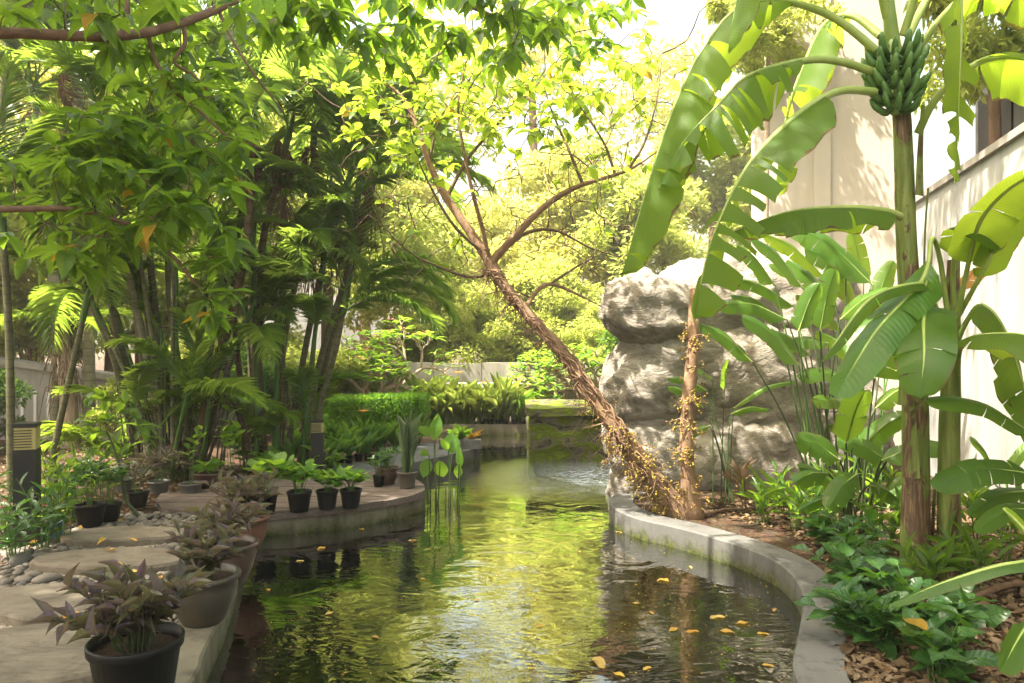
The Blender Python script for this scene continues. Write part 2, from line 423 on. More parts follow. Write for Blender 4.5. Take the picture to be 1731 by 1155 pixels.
# ground, stone, walls -------------------------------------------------------
def soil_ground():
    t = NT('garden_soil'); p = t.pos()
    n = t.noise(3, 6, .65, p); f = t.noise(45, 5, .7, p); vor = t.n('TexVoronoi', Vector=p, Scale=26.0)
    col = t.ramp(t.math('ADD', t.math('MULTIPLY', n, .5), t.math('MULTIPLY', f, .5)), [(.33, (.03, .019, .012)), (.5, (.085, .055, .036)), (.68, (.17, .115, .075))])
    col = t.mix(.35, col, t.mix(1.0, col, vor.outputs['Color'], 'MULTIPLY'))
    h = t.math('ADD', f, t.math('MULTIPLY', vor.outputs['Distance'], .8))
    return t.end(t.pbsdf(col, .95, t.bump(h, .9, .03), .1))
MAT['ground'] = soil_ground()
def gravel():
    t = NT('fine_gravel'); p = t.pos()
    v = t.n('TexVoronoi', Vector=p, Scale=48.0); n = t.noise(2.2, 4, .6, p)
    g = t.n('SeparateColor', Color=v.outputs['Color']).outputs[0]
    col = t.ramp(g, [(0, (.2, .16, .12)), (.5, (.32, .27, .21)), (1, (.45, .4, .33))])
    col = t.mix(t.ramp(n, [(.4, 0.0), (.65, .7)]), col, (.1, .075, .05))
    d = t.math('SUBTRACT', 1.0, v.outputs['Distance'])
    return t.end(t.pbsdf(col, .85, t.bump(d, .9, .02), .2))
MAT['gravel'] = gravel()
def concrete(name, c1, c2, moss=True, zw=-.17):
    t = NT(name); p = t.pos()
    n = t.noise(2.4, 6, .65, p, .3); f = t.noise(70, 4, .6, p); st = t.noise(5, 5, .6, t.scalev(p, (1.4, 1.4, .18)))
    col = t.ramp(n, [(.3, c1), (.7, c2)])
    col = t.mix(t.ramp(st, [(.52, 0.0), (.7, .75)]), col, [c * .3 for c in c1])
    col = t.mix(t.math('MULTIPLY', f, .25), col, c1)
    if moss:
        z = t.n('SeparateXYZ', Vector=p).outputs[2]
        k = t.math('ADD', t.math('MULTIPLY', t.math('SUBTRACT', zw + .10, z), 9.0), t.math('MULTIPLY', t.math('SUBTRACT', t.noise(9, 5, .65, p), .5), 2.2))
        m = t.math('ADD', k, 0.0, clamp=True)
        mc = t.ramp(t.noise(30, 3, .6, p), [(.35, (.02, .022, .008)), (.65, (.075, .09, .012))])
        col = t.mix(m, col, mc)
    return t.end(t.pbsdf(col, .8, t.bump(t.math('ADD', f, n), .35, .008), .25))
MAT['curb'] = concrete('grey_concrete', (.085, .083, .078), (.145, .14, .132))
MAT['curb_left'] = concrete('mossy_concrete', (.12, .105, .072), (.2, .175, .125))
MAT['liner'] = simple('pond_floor', (.012, .016, .007), (.03, .034, .013), 3, .9, .2)
def moss_face(name):
    t = NT(name); p = t.pos()
    n = t.noise(3.6, 6, .62, t.scalev(p, (1, 1, 2.2)), .6); f = t.noise(40, 4, .6, p)
    st = t.ramp(n, [(.36, (.04, .038, .022)), (.46, (.15, .135, .09)), (.53, (.09, .12, .011)), (.68, (.16, .21, .014))])
    return t.end(t.pbsdf(st, .9, t.bump(t.math('ADD', n, t.math('MULTIPLY', f, .4)), .8, .04), .15))
MAT['moss'] = moss_face('mossy_stone')
def rock():
    t = NT('weathered_rock'); p = t.pos()
    n = t.noise(1.7, 8, .68, t.scalev(p, (1, 1, 2.3)), .7); f = t.noise(30, 5, .65, p, .3)
    g = t.noise(4.5, 6, .62, t.scalev(p, (.9, .9, 1.7)), 1.6)
    col = t.ramp(n, [(.3, (.105, .092, .08)), (.46, (.215, .195, .17)), (.6, (.31, .285, .25)), (.75, (.21, .195, .175))])
    col = t.mix(t.ramp(g, [(.3, .75), (.46, 0.0)]), col, (.075, .06, .048))
    col = t.mix(t.math('MULTIPLY', f, .35), col, (.2, .16, .12))
    h = t.math('ADD', t.math('MULTIPLY', g, 1.0), t.math('MULTIPLY', f, .4))
    return t.end(t.pbsdf(col, .9, t.bump(h, .8, .05), .15))
MAT['rock'] = rock()
def pebble_mat():
    t = NT('river_stone'); u, v, r = t.rnd(); p = t.pos(); n = t.noise(30, 4, .6, p)
    col = t.ramp(r, [(0, (.07, .058, .046)), (.3, (.13, .11, .088)), (.55, (.1, .09, .08)), (.8, (.18, .15, .118)), (1, (.25, .215, .17))])
    return t.end(t.pbsdf(t.mix(t.math('MULTIPLY', n, .3), col, (.07, .055, .04)), .62, t.bump(n, .2, .005), .3))
MAT['pebble'] = pebble_mat()
def slab_mat():
    t = NT('flagstone'); p = t.pos(); n = t.noise(4, 7, .65, p, .6); f = t.noise(55, 4, .6, p)
    cr = t.noise(5, 5, .6, t.scalev(p, (.4, 2.2, 1)), 1.0)
    col = t.ramp(n, [(.3, (.095, .078, .056)), (.5, (.15, .126, .093)), (.7, (.205, .175, .132))])
    k = t.ramp(cr, [(.47, 0.0), (.5, .5), (.53, 0.0)])
    col = t.mix(k, col, (.06, .05, .035))
    return t.end(t.pbsdf(col, .8, t.bump(t.math('ADD', n, t.math('MULTIPLY', f, .3)), .5, .012), .25))
MAT['slab'] = slab_mat()
def wood_deck():
    t = NT('weathered_deck_board'); u, v, r = t.rnd(); p = t.pos()
    n = t.noise(6, 6, .65, t.scalev(p, (1, 9, 9)), .5)
    col = t.ramp(n, [(.3, (.055, .04, .032)), (.5, (.13, .1, .085)), (.7, (.21, .17, .145))])
    col = t.mix(t.math('MULTIPLY', r, .5), col, (.075, .055, .045))
    return t.end(t.pbsdf(col, .7, t.bump(n, .4, .006), .25))
MAT['deck'] = wood_deck()
def plaster(name, c1, c2, streak=.4):
    t = NT(name); p = t.pos(); n = t.noise(1.1, 5, .6, p); f = t.noise(90, 3, .6, p)
    s = t.noise(3.5, 5, .6, t.scalev(p, (1.6, 1.6, .12)))
    col = t.ramp(n, [(.3, c1), (.7, c2)])
    col = t.mix(t.ramp(s, [(.5, 0.0), (.75, streak)]), col, [c * .55 for c in c1])
    return t.end(t.pbsdf(col, .85, t.bump(f, .15, .004), .2))
MAT['plaster'] = plaster('cream_plaster', (.38, .34, .295), (.45, .41, .355), .25)
MAT['plaster_grey'] = plaster('pale_grey_plaster', (.27, .27, .26), (.36, .36, .345), .7)  # wall streaks deepened in the colour to stand in for light and shade
MAT['dark_wall'] = plaster('dark_grey_cladding', (.12, .125, .13), (.18, .18, .185), .3)
MAT['wall_left'] = plaster('grey_render', (.24, .22, .2), (.33, .31, .28), .5)
MAT['wall_far'] = plaster('weathered_wall', (.24, .23, .19), (.36, .34, .29), .7)
MAT['white'] = plaster('white_slot', (.6, .56, .56), (.7, .66, .66), .2)  # near-white colour of the narrow wall slots

def water():
    t = NT('pond_water'); p = t.pos()
    ycoord = t.n('SeparateXYZ', Vector=p)
    a = t.noise(2.5, 3, .5, t.scalev(p, (1.0, 1.5, 1)), .8); b = t.noise(11, 2, .5, t.scalev(p, (1, 1.4, 1)), .4)
    # ripples spread from the fall by the mossy block
    d = t.n('VectorMath', {'operation': 'DISTANCE'}, _0=p, _1=(.95, 8.95, -.17)).outputs['Value']
    near = t.math('SUBTRACT', 1.0, t.math('DIVIDE', d, 1.7), clamp=True)
    c = t.noise(30, 3, .6, p)
    h = t.math('ADD', t.math('ADD', t.math('MULTIPLY', a, 1.0), t.math('MULTIPLY', b, .14)), t.math('MULTIPLY', t.math('MULTIPLY', c, near), 4.0))
    nrm = t.bump(h, .17, .05)
    fr = t.n('Fresnel', IOR=1.33, Normal=nrm)
    gl = t.n('BsdfGlossy', Color=(.95, .95, .95), Roughness=t.math('ADD', t.math('MULTIPLY', near, .16), .01), Normal=nrm)
    tr = t.n('BsdfTransparent', Color=(.36, .44, .22))
    f = t.math('MULTIPLY', fr.outputs[0], 2.6, clamp=True)
    f = t.math('ADD', f, .05, clamp=True)
    foam = t.n('BsdfDiffuse', Color=(.4, .46, .5))
    fm = t.math('MULTIPLY', t.math('MULTIPLY', near, near), t.ramp(t.noise(16, 4, .7, t.scalev(p, (1, 1.8, 1))), [(.38, 0.0), (.66, .75)]))
    mixed = t.n('MixShader', _0=f, _1=tr, _2=gl)
    return t.end(t.n('MixShader', _0=fm, _1=mixed.outputs[0], _2=foam.outputs[0]))
MAT['water'] = water()

# ================================================================== SETTING
ZW = -0.17
def outline(pts, n):
    return [Vector((p[0], p[1], 0)) for p in spline([(*p[:2], 0) for p in pts], n)]
RIGHT = [Vector((.8, 1.4, 0)), Vector((1.08, 2.2, 0)), Vector((1.17, 2.8, 0))] + [G(*p) for p in
         [(1342, 1130), (1346, 1088), (1353, 1050), (1358, 1014), (1348, 982), (1318, 952), (1268, 928), (1200, 906), (1140, 890), (1082, 877), (1044, 862), (1030, 848), (1036, 837), (1060, 828)]]
right_edge = outline(RIGHT, 64)
BACK = [G(1085, 812), G(1090, 795), Vector((1.9, 9.6, 0)), Vector((2.1, 11.2, 0)), Vector((1.6, 12.6, 0)), Vector((0, 12.75, 0)), Vector((-.9, 12.7, 0)), Vector((-1.3, 11.6, 0)), G(806, 750), G(812, 757)]
back_edge = [Vector((p[0], p[1], 0)) for p in BACK]
PLAT = [G(758, 771), G(700, 783), G(676, 792), G(684, 800), G(704, 811), G(716, 822)]
plat_edge = [Vector((p[0], p[1], 0)) for p in PLAT]
DECKF = [G(719, 832), G(700, 839), G(674, 846), G(605, 857), G(505, 868), G(425, 874)]
deck_front = outline(DECKF, 26)
LEFT = [G(421, 882), G(415, 905), G(405, 945), G(395, 985), G(375, 1040), G(345, 1100), G(318, 1155), Vector((-1.5, 2.5, 0)), Vector((-1.45, 1.8, 0)), Vector((-1.1, 1.3, 0))]
left_edge = outline(LEFT, 40)
POND = right_edge + back_edge + plat_edge + deck_front + left_edge      # anticlockwise seen from above

def offset(line, w, closed=False):
    out = []
    for i, p in enumerate(line):
        a = line[max(i - 1, 0)]; b = line[min(i + 1, len(line) - 1)]
        t = (b - a).normalized(); out.append(p + Vector((t.y, -t.x, 0)) * w)
    return out
def ribbon(g, inner, width, ztop, zbot, bevel=.012):
    outer = offset(inner, width); n = len(inner)
    i2 = offset(inner, bevel)
    rows = [[(p.x, p.y, zbot) for p in inner], [(p.x, p.y, ztop - bevel) for p in inner], [(p.x, p.y, ztop) for p in i2],
            [(p.x, p.y, ztop) for p in outer], [(p.x, p.y, ztop - .15) for p in outer]]
    V = [v for r in rows for v in r]; q = []
    for k in range(4):
        for i in range(n - 1):
            q.append((k * n + i, k * n + i + 1, (k + 1) * n + i + 1, (k + 1) * n + i))
    # ends
    for e in (0, n - 1):
        q.append((e, n + e, 3 * n + e, 4 * n + e))
    g.add(V, q); return g

# ground with the pond cut out of it
BIG = 120.0
outer = [Vector((-BIG, -BIG, 0)), Vector((BIG, -BIG, 0)), Vector((BIG, BIG, 0)), Vector((-BIG, BIG, 0))]
allp = outer + POND
tess = geometry.tessellate_polygon([outer, POND])
g = Geo()
tr = []
for t in tess:
    a, b, c = [allp[i] for i in t]
    tr.append(t if (b - a).cross(c - a).z > 0 else (t[0], t[2], t[1]))
g.add([(p.x, p.y, -.035) for p in allp], None, tr)
ground = struct('ground', g, MAT['ground'])

g = Geo(); prism(g, [(p.x, p.y) for p in offset(POND, .03)], ZW - .9, ZW - .85, bottom=False); struct('pond_floor', g, MAT['liner'])
g = Geo()
n = len(POND)
tessw = geometry.tessellate_polygon([POND])
tr = []
for t in tessw:
    a, b, c = [POND[i] for i in t]
    tr.append(t if (b - a).cross(c - a).z > 0 else (t[0], t[2], t[1]))
g.add([(p.x, p.y, ZW) for p in offset(POND, .02)], None, tr)
water_o = struct('pond_water', g, MAT['water'])
# banks: retaining faces all round, then the cast curbs
g = Geo()
ring = offset(POND + POND[:1], .012)
m = len(ring)
g.add([(p.x, p.y, -.04) for p in ring] + [(p.x, p.y, ZW - .9) for p in ring], [(i, i + 1, m + i + 1, m + i) for i in range(m - 1)])
struct('pond_wall', g, MAT['curb_left'])
g = Geo(); ribbon(g, right_edge, .215, 0.0, ZW - .3); o = struct('pond_curb_right', g, MAT['curb'], True)
for p_ in o.data.polygons: p_.use_smooth = False
g = Geo(); ribbon(g, left_edge, .2, 0.0, ZW - .3); struct('pond_curb_left', g, MAT['curb_left'])
# pale stone ledge reaching into the pond, back left
g = Geo()
ledge = [G(640, 800), G(676, 792.5), G(700, 783.5), G(758, 771.5), G(812, 757.5), G(806, 750.5), G(700, 751), G(640, 760)]
prism(g, [(p.x, p.y) for p in ledge], -.35, .012); struct('stone_ledge', g, MAT['curb'])
# grey path behind the deck
g = Geo()
pth = [G(470, 798), G(540, 812), G(640, 806), G(676, 794), G(650, 782), G(600, 780), G(520, 786)]
prism(g, [(p.x, p.y) for p in pth], -.06, -.008); struct('path', g, MAT['curb'])
# gravel bed of the stepping-stone path
g = Geo()
gb = [G(412, 905), G(402, 945), G(392, 985), G(370, 1040), G(335, 1100), G(310, 1150), Vector((-1.7, 2.0, 0)), Vector((-3.2, 2.0, 0)), G(0, 1120), G(0, 960), G(60, 905), G(150, 880), G(270, 874), G(330, 880)]
gb = [p + Vector((-.0, 0, 0)) for p in gb]
prism(g, [(p.x, p.y) for p in gb], -.06, -.022); gravel_bed = struct('gravel_bed', g, MAT['gravel'])

# far wall with a stepped ledge, behind the far shore plants
wt = thing('garden_wall', 'low weathered concrete wall with a stepped ledge beyond the far end of the pond', 'wall', (0, 14.2, 0))
zt = A(0, 657, 13.9).z
g = Geo(); box(g, (-5.5, 13.9, -.1), (3.2, 14.35, zt)); part('lower_wall', g, MAT['wall_far'], wt, world=True, smooth=False)
for k in range(2):
    g = Geo(); box(g, (-5.5, 13.86 + .16 * k, zt + .045 * k), (3.2, 14.45, zt + .04 + .045 * k)); part('ledge', g, MAT['wall_far'], wt, world=True, smooth=False)
zu = A(0, 615, 14.9).z
for k in range(9):
    x0 = -5.5 + k * .98
    g = Geo(); box(g, (x0, 14.9, -.1), (x0 + .965, 15.1, zu + .02 * (k % 2))); part('wall_panel', g, MAT['wall_far'], wt, world=True, smooth=False)

# left wall with narrow pale slots and a sloping cap
lw = thing('slotted_wall', 'grey rendered wall with tall narrow white slots and a sloping coping, far left', 'wall', (-8, 11.2, 0))
Yl = 11.2
def wx(px): return (px - CX) / F * Yl
g = Geo()
xa, xb = -11.5, wx(330)
za, zb = 1.62, A(0, 662, Yl).z
poly = [(xa, -.1), (xb, -.1), (xb, zb), (xa, za)]
V = [(x, Yl, z) for x, z in poly] + [(x, Yl + .2, z) for x, z in poly]
g.add(V, [(0, 1, 2, 3), (7, 6, 5, 4), (3, 2, 6, 7), (1, 0, 4, 5), (0, 3, 7, 4), (1, 5, 6, 2)]); part('wall_face', g, MAT['wall_left'], lw, world=True, smooth=False)
g = Geo()
V = [(x, y, z + dz) for dz in (.003, .09) for (x, z, y) in ((xa, za, Yl - .07), (xb, zb, Yl - .07), (xb, zb, Yl + .27), (xa, za, Yl + .27))]
g.add(V, [(3, 2, 1, 0), (4, 5, 6, 7), (0, 1, 5, 4), (1, 2, 6, 5), (2, 3, 7, 6), (3, 0, 4, 7)]); part('coping', g, MAT['wall_left'], lw, world=True, smooth=False)
for px in (-8, 38, 60, 82, 104, 145, 163, 200):
    zc = za + (zb - za) * (wx(px) - xa) / (xb - xa)
    g = Geo(); box(g, (wx(px) - .022, Yl - .012, .18), (wx(px) + .022, Yl + .05, zc - .32)); part('slot', g, MAT['white'], lw, world=True, smooth=False)

# buildings on the right
dv = Vector((.25, .968, 0)).normalized(); nv = Vector((-.968, .25, 0)).normalized()
c0 = Vector((4.98, 9.5, 0)); p_near = c0 - dv * 9.0
rw = thing('boundary_wall', 'pale grey plastered garden wall with a coping, running along the right side', 'wall', p_near)
def slabwall(g, a, b, th, z0, z1):
    t = (b - a).normalized(); w = Vector((t.y, -t.x, 0)) * th
    V = [(p.x, p.y, z) for z in (z0, z1) for p in (a, b, b + w, a + w)]
    g.add(V, [(0, 1, 2, 3), (7, 6, 5, 4), (4, 5, 1, 0), (5, 6, 2, 1), (6, 7, 3, 2), (7, 4, 0, 3)]); return g
g = Geo(); slabwall(g, p_near, c0, .22, -.1, 3.08); part('wall_face', g, MAT['plaster_grey'], rw, world=True, smooth=False)
g = Geo(); slabwall(g, p_near + nv * .04, c0 + nv * .04, .3, 3.083, 3.15); part('coping', g, MAT['wall_left'], rw, world=True, smooth=False)
bw = thing('cream_building', 'tall cream plastered building wall behind the banana plants', 'building', c0)
e0 = c0 + nv * 1.62; 
g = Geo(); slabwall(g, e0, c0 + Vector((.0, .0, 0)), .2, -.1, 9.0); part('wall_face', g, MAT['plaster'], bw, world=True, smooth=False)
g = Geo(); slabwall(g, e0 + Vector((.5, .866, 0)) * 6, e0 + Vector((.5, .866, 0)) * .006, .2, -.1, 9.0); part('wall_face', g, MAT['plaster'], bw, world=True, smooth=False)
pil = c0 + nv * 1.06 - dv * .12
g = Geo(); slabwall(g, pil, pil - nv * .2, .118, -.1, 9.0); part('pilaster', g, MAT['plaster'], bw, world=True, smooth=False)
g = Geo(); slabwall(g, c0 + dv * 4.2, c0 + dv * .004, .2, 3.2, 9.0); 
db = thing('grey_building', 'dark grey clad building rising behind the boundary wall at far right', 'building', c0 + Vector((1.3, -1, 0)))
q0 = p_near + Vector((.75, 0, 0)); q1 = Vector((5.2, 8.3, 0))
g = Geo(); slabwall(g, q0, q1, .3, -.1, 4.35); part('wall_face', g, MAT['dark_wall'], db, world=True, smooth=False)
for k in range(6):
    a = q0 + (q1 - q0) * (k / 6 + .04) + nv * .02; b = q0 + (q1 - q0) * (k / 6 + .15) + nv * .02
    g = Geo(); slabwall(g, a, b, .1, 3.3, 4.1); part('window', g, MAT['bollard'], db, world=True, smooth=False)

# mossy block in the pond
mb = thing('mossy_block', 'square stone block covered in green moss standing in the pond beside the rocks', 'stone block', (1.0, 10.1, ZW))
yb = 10.05
x0, x1 = (897 - CX) / F * yb, (1085 - CX) / F * yb
zc = A(0, 692, yb).z
def rough_box(lo, hi, nx, ny, nz, amp, seed):
    import bmesh
    bm = bmesh.new(); bmesh.ops.create_cube(bm, size=1)
    bmesh.ops.subdivide_edges(bm, edges=bm.edges[:], cuts=nx, use_grid_fill=True)
    lo = Vector(lo); hi = Vector(hi)
    for v in bm.verts:
        v.co = Vector([lo[i] + (v.co[i] + .5) * (hi[i] - lo[i]) for i in range(3)])
        q = v.co * 3 + Vector((seed, 0, 0))
        strat = math.floor(v.co.z * 6 + noise.noise(v.co * 1.5) * 1.2)
        v.co += Vector(noise.noise_vector(q)) * amp + Vector((0, noise.noise(Vector((seed, strat * 3.1, v.co.x * .6))) * amp * 1.2, 0))
    me = bpy.data.meshes.new('stone'); bm.to_mesh(me); bm.free()
    for p_ in me.polygons: p_.use_smooth = True
    return me
part('block_body', rough_box((x0, yb, ZW - .6), (x1, yb + 1.3, zc - .09), 28, 0, 0, .05, 3), MAT['moss'], mb, world=True)
part('cap_slab', rough_box((x0 - .06, yb - .08, zc - .088), (x1 + .05, yb + 1.36, zc + .02), 18, 0, 0, .03, 8), MAT['moss'], mb, world=True)

# rock formation
def boulder(c, r, seed, sub=5, amp=1.0):
    import bmesh
    bm = bmesh.new(); bmesh.ops.create_icosphere(bm, subdivisions=sub, radius=1)
    c = Vector(c); r = Vector(r)
    sq = Vector((seed * 3.7, seed * 1.3, seed * 2.1))
    for v in bm.verts:
        d = v.co.normalized()
        e = Vector([math.copysign(abs(k) ** .8, k) for k in d])
        p = Vector((e.x * r.x, e.y * r.y, e.z * r.z)); w = p + c
        big = noise.fractal(w * 1.1 + sq, .9, 2.1, 3) * .2
        rid = (noise.ridged_multi_fractal(Vector((w.x * 1.5, w.y * 1.5, w.z * 2.6)) + sq, .9, 2.2, 5, 1.0, 2.0) - 1.1) * .075
        s = w.z * 2.6 + w.x * (1.2 * math.sin(seed * 2.3)) + noise.noise(w * 1.1 + sq) * 1.6
        saw = (s - math.floor(s)); saw = (saw ** 2.6 - .3) * .07
        fine = noise.fractal(w * 9, .8, 2.0, 3) * .018
        cell = noise.cell(Vector((w.x * 2.4, w.y * 2.4, w.z * 3)) + Vector(noise.noise_vector(w * 2)) * .6) * .02
        v.co = p * (1 + (big + rid + saw) * amp * .95) + d * (fine + cell)
    me = bpy.data.meshes.new('boulder'); bm.to_mesh(me); bm.free()
    for p_ in me.polygons: p_.use_smooth = True
    return me
rk = thing('rock_formation', 'large layered grey-brown artificial rock outcrop behind the leaning tree', 'rock', (2.3, 7.8, 0))
for i, (px, py, Y, rx, ry, rz) in enumerate([
        (1100, 532, 7.9, .55, .5, .4), (1205, 530, 8.25, .78, .6, .6), (1318, 530, 8.4, .8, .6, .62),
        (1115, 655, 7.98, .64, .55, .52), (1235, 650, 8.15, .9, .6, .72), (1150, 770, 7.98, .72, .6, .55),
        (1262, 775, 7.98, .85, .5, .6), (1375, 690, 8.35, .65, .6, 1.05), (1345, 800, 8.0, .6, .42, .42), (1085, 815, 7.9, .38, .4, .34), (1180, 590, 8.3, .7, .5, .6), (1160, 592, 8.02, .48, .45, .42), (1240, 712, 8.05, .6, .45, .46), (1120, 715, 8.0, .42, .45, .38), (1320, 620, 8.2, .55, .5, .6)]):
    part('boulder', boulder(A(px, py, Y), (rx, ry, rz), i + 1), MAT['rock'], rk, Matrix.Translation(A(px, py, Y)) @ Matrix.Rotation(.42 * math.sin(i * 2.3 + 1), 4, 'Y') @ Matrix.Rotation(.25 * math.sin(i * 1.7), 4, 'X'), world=True)

# deck of boards on a curved concrete base
dk = thing('deck_platform', 'brown timber deck with a curved front over the pond, holding potted plants', 'deck', G(560, 840))
back = [G(700, 811), G(672, 797), G(620, 801), G(520, 803), G(430, 806), G(330, 828), G(272, 838), G(262, 850), G(275, 863), G(330, 868)]
DK = [Vector((p.x, p.y, 0)) for p in deck_front[::-1]] # from left to right along the front
deck_poly = [(p.x, p.y) for p in DK] + [(p.x, p.y) for p in plat_edge[-1:]] + [(p.x, p.y) for p in back]
def xs_at(poly, y):
    out = []
    for (xa, ya), (xb, yb) in zip(poly, poly[1:] + poly[:1]):
        if (ya - y) * (yb - y) < 0: out.append(xa + (xb - xa) * (y - ya) / (yb - ya))
    return sorted(out)
g = Geo(); prism(g, deck_poly, -.3, -.02); part('concrete_base', g, MAT['curb_left'], dk, world=True, smooth=False)
y = min(p[1] for p in deck_poly) + .004
ymax = max(p[1] for p in deck_poly); PW = .118
while y < ymax - .01:
    y2 = min(y + PW - .007, ymax - .002)
    ya_, yb_ = y + .002, y2 - .002
    A1, B1 = xs_at(deck_poly, ya_), xs_at(deck_poly, yb_)
    if len(A1) >= 2 and len(B1) >= 2:
        xa0, xa1, xb0, xb1 = A1[0], A1[-1], B1[0], B1[-1]
        zt = .02 + R.uniform(-.003, .003)
        cut = None
        if min(xa1, xb1) - max(xa0, xb0) > 2.2: cut = R.uniform(.3, .7) * (xa1 - xa0) + xa0
        segs = [(xa0, xb0, xa1, xb1)] if cut is None else [(xa0, xb0, cut - .003, cut - .003), (cut + .003, cut + .003, xa1, xb1)]
        for (l0, l1, r0, r1) in segs:
            g = Geo(); prism(g, [(l0, ya_), (r0, ya_), (r1, yb_), (l1, yb_)], -.018, zt); part('plank', g, MAT['deck'], dk, world=True, smooth=False)
    y += PW
# edging boards following the curved front
for i in range(0, len(DK) - 2, 2):
    a = DK[i:i + 3]; o_ = offset(a, .028)
    inn = offset(a, -.002)
    if (o_[1] - Vector((0, 0, 0))).y > a[1].y: o_ = offset(a, -.028); inn = offset(a, .002)
    poly = [(p.x, p.y) for p in inn] + [(p.x, p.y) for p in o_[::-1]]
    g = Geo(); prism(g, poly, -.032, .027 + R.uniform(-.003, .003)); part('edging_board', g, MAT['deck'], dk, world=True, smooth=False)

# stepping stones
def flagstone(px, py, w, d, seed, label):
    r = random.Random(seed); c = G(px, py)
    poly = []
    for k in range(22):
        a = k / 22 * 2 * math.pi
        rr = 1 + .1 * math.sin(2 * a + seed) + .06 * math.sin(3 * a + seed * 2) + r.uniform(-.035, .035)
        poly.append((c.x + math.cos(a) * w / 2 * rr, c.y + math.sin(a) * d / 2 * rr))
    g = Geo(); n = len(poly)
    ins = [(c.x + (x - c.x) * .965, c.y + (y - c.y) * .965) for x, y in poly]
    V = [(x, y, -.06) for x, y in poly] + [(x, y, .018) for x, y in poly] + [(x, y, .034 + r.uniform(-.003, .003)) for x, y in ins] + [(c.x, c.y, .036)]
    q = [(k * n + i, k * n + (i + 1) % n, (k + 1) * n + (i + 1) % n, (k + 1) * n + i) for k in range(2) for i in range(n)]
    g.add([(x - c.x, y - c.y, z) for x, y, z in V], q, [(2 * n + i, 2 * n + (i + 1) % n, 3 * n) for i in range(n)])
    solo('stepping_stone', g, MAT['slab'], label, 'stepping stone', Matrix.Translation(c), group='stepping stones of the left path', smooth=False)
flagstone(212, 908, .86, .44, 1, 'flat stepping stone farthest from the viewer, below the black nursery pots')
flagstone(192, 950, .95, .50, 2, 'second farthest flat stepping stone, beside the olive glazed pot')
flagstone(118, 1022, 1.05, .56, 3, 'wide flat stepping stone, second nearest, beside the river stones')
flagstone(70, 1112, 1.0, .62, 4, 'large flat stepping stone nearest the viewer, left of the black pot')
SLABS = [(G(212, 908), .46, .25), (G(192, 950), .5, .28), (G(118, 1022), .55, .31), (G(70, 1112), .52, .34)]

# river stones
def stone_mesh(seed):
    import bmesh
    bm = bmesh.new(); bmesh.ops.create_icosphere(bm, subdivisions=2, radius=1)
    for v in bm.verts:
        k = 1 + .22 * noise.noise(v.co * 1.3 + Vector((seed * 5.1, 0, 0)))
        v.co = Vector((v.co.x * k, v.co.y * k * .75, v.co.z * k * .5))
    me = bpy.data.meshes.new('stone'); bm.to_mesh(me); bm.free()
    for p_ in me.polygons: p_.use_smooth = True
    me.materials.append(MAT['pebble']); return me
SM = [stone_mesh(i) for i in range(6)]
placed = []
def free(p, r):
    for c, a, b in SLABS:
        if ((p.x - c.x) / (a + r * .7)) ** 2 + ((p.y - c.y) / (b + r * .7)) ** 2 < 1: return False
    return all((p - q).length > (r + s) * .78 for q, s in placed)
cnt = 0
for k in range(6000):
    if cnt >= 290: break
    u = R.random()
    if u < .62: px, py = R.uniform(5, 190), R.uniform(893, 1000); r = R.choice([.035, .045, .055, .07, .085])
    elif u < .85: px, py = R.uniform(150, 330), R.uniform(872, 990); r = R.choice([.025, .03, .035, .045])
    else: px, py = R.uniform(190, 330), R.uniform(866, 892); r = R.choice([.03, .04, .05])
    if px < 60 and py < 930: continue
    p = G(px, py)
    if not free(p, r): continue
    placed.append((p, r)); cnt += 1
    M = Matrix.Translation(p + Vector((0, 0, r * .2 - .02))) @ Matrix.Rotation(R.uniform(0, 6.3), 4, 'Z') @ Matrix.Rotation(R.uniform(-.2, .2), 4, 'X') @ Matrix.Diagonal((r, r, r * R.uniform(.8, 1.2), 1))
    part('river_stone', R.choice(SM), None, gravel_bed, M, world=True)
# loose small gravel
g = Geo()
V0, F0 = np.array([v.co[:] for v in SM[0].vertices]), None
import bmesh as _b
bm = _b.new(); _b.ops.create_icosphere(bm, subdivisions=1, radius=1)
V0 = np.array([v.co[:] for v in bm.verts]) * (1, .8, .6); F0 = np.array([[v.index for v in f.verts] for f in bm.faces]); bm.free()
P = []
for k in range(5200):
    p = G(R.uniform(0, 400), R.uniform(872, 1155))
    if p.x > left_edge[0].x + .4 * 0 and False: continue
    ok = True
    for c, a, b in SLABS:
        if ((p.x - c.x) / a) ** 2 + ((p.y - c.y) / b) ** 2 < 1: ok = False
    px = CX + p.x / p.y * F; py = CY + EYE * F / p.y
    lim = np.interp(py, [880, 945, 985, 1040, 1100, 1155], [405, 392, 380, 352, 315, 285])
    if ok and px < lim: P.append((p.x, p.y, -.018 + R.uniform(0, .006)))
P = np.array(P); S = rng.uniform(.007, .019, len(P))
scatter(g, (V0[:, [0, 1, 2]], F0, np.zeros_like(V0)), P, rng.normal(size=(len(P), 3)) * (1, 1, .1), np.tile([0, 0, 1.0], (len(P), 1)), S, S)
part('gravel', g, MAT['pebble'], gravel_bed, world=True, kind='stuff')

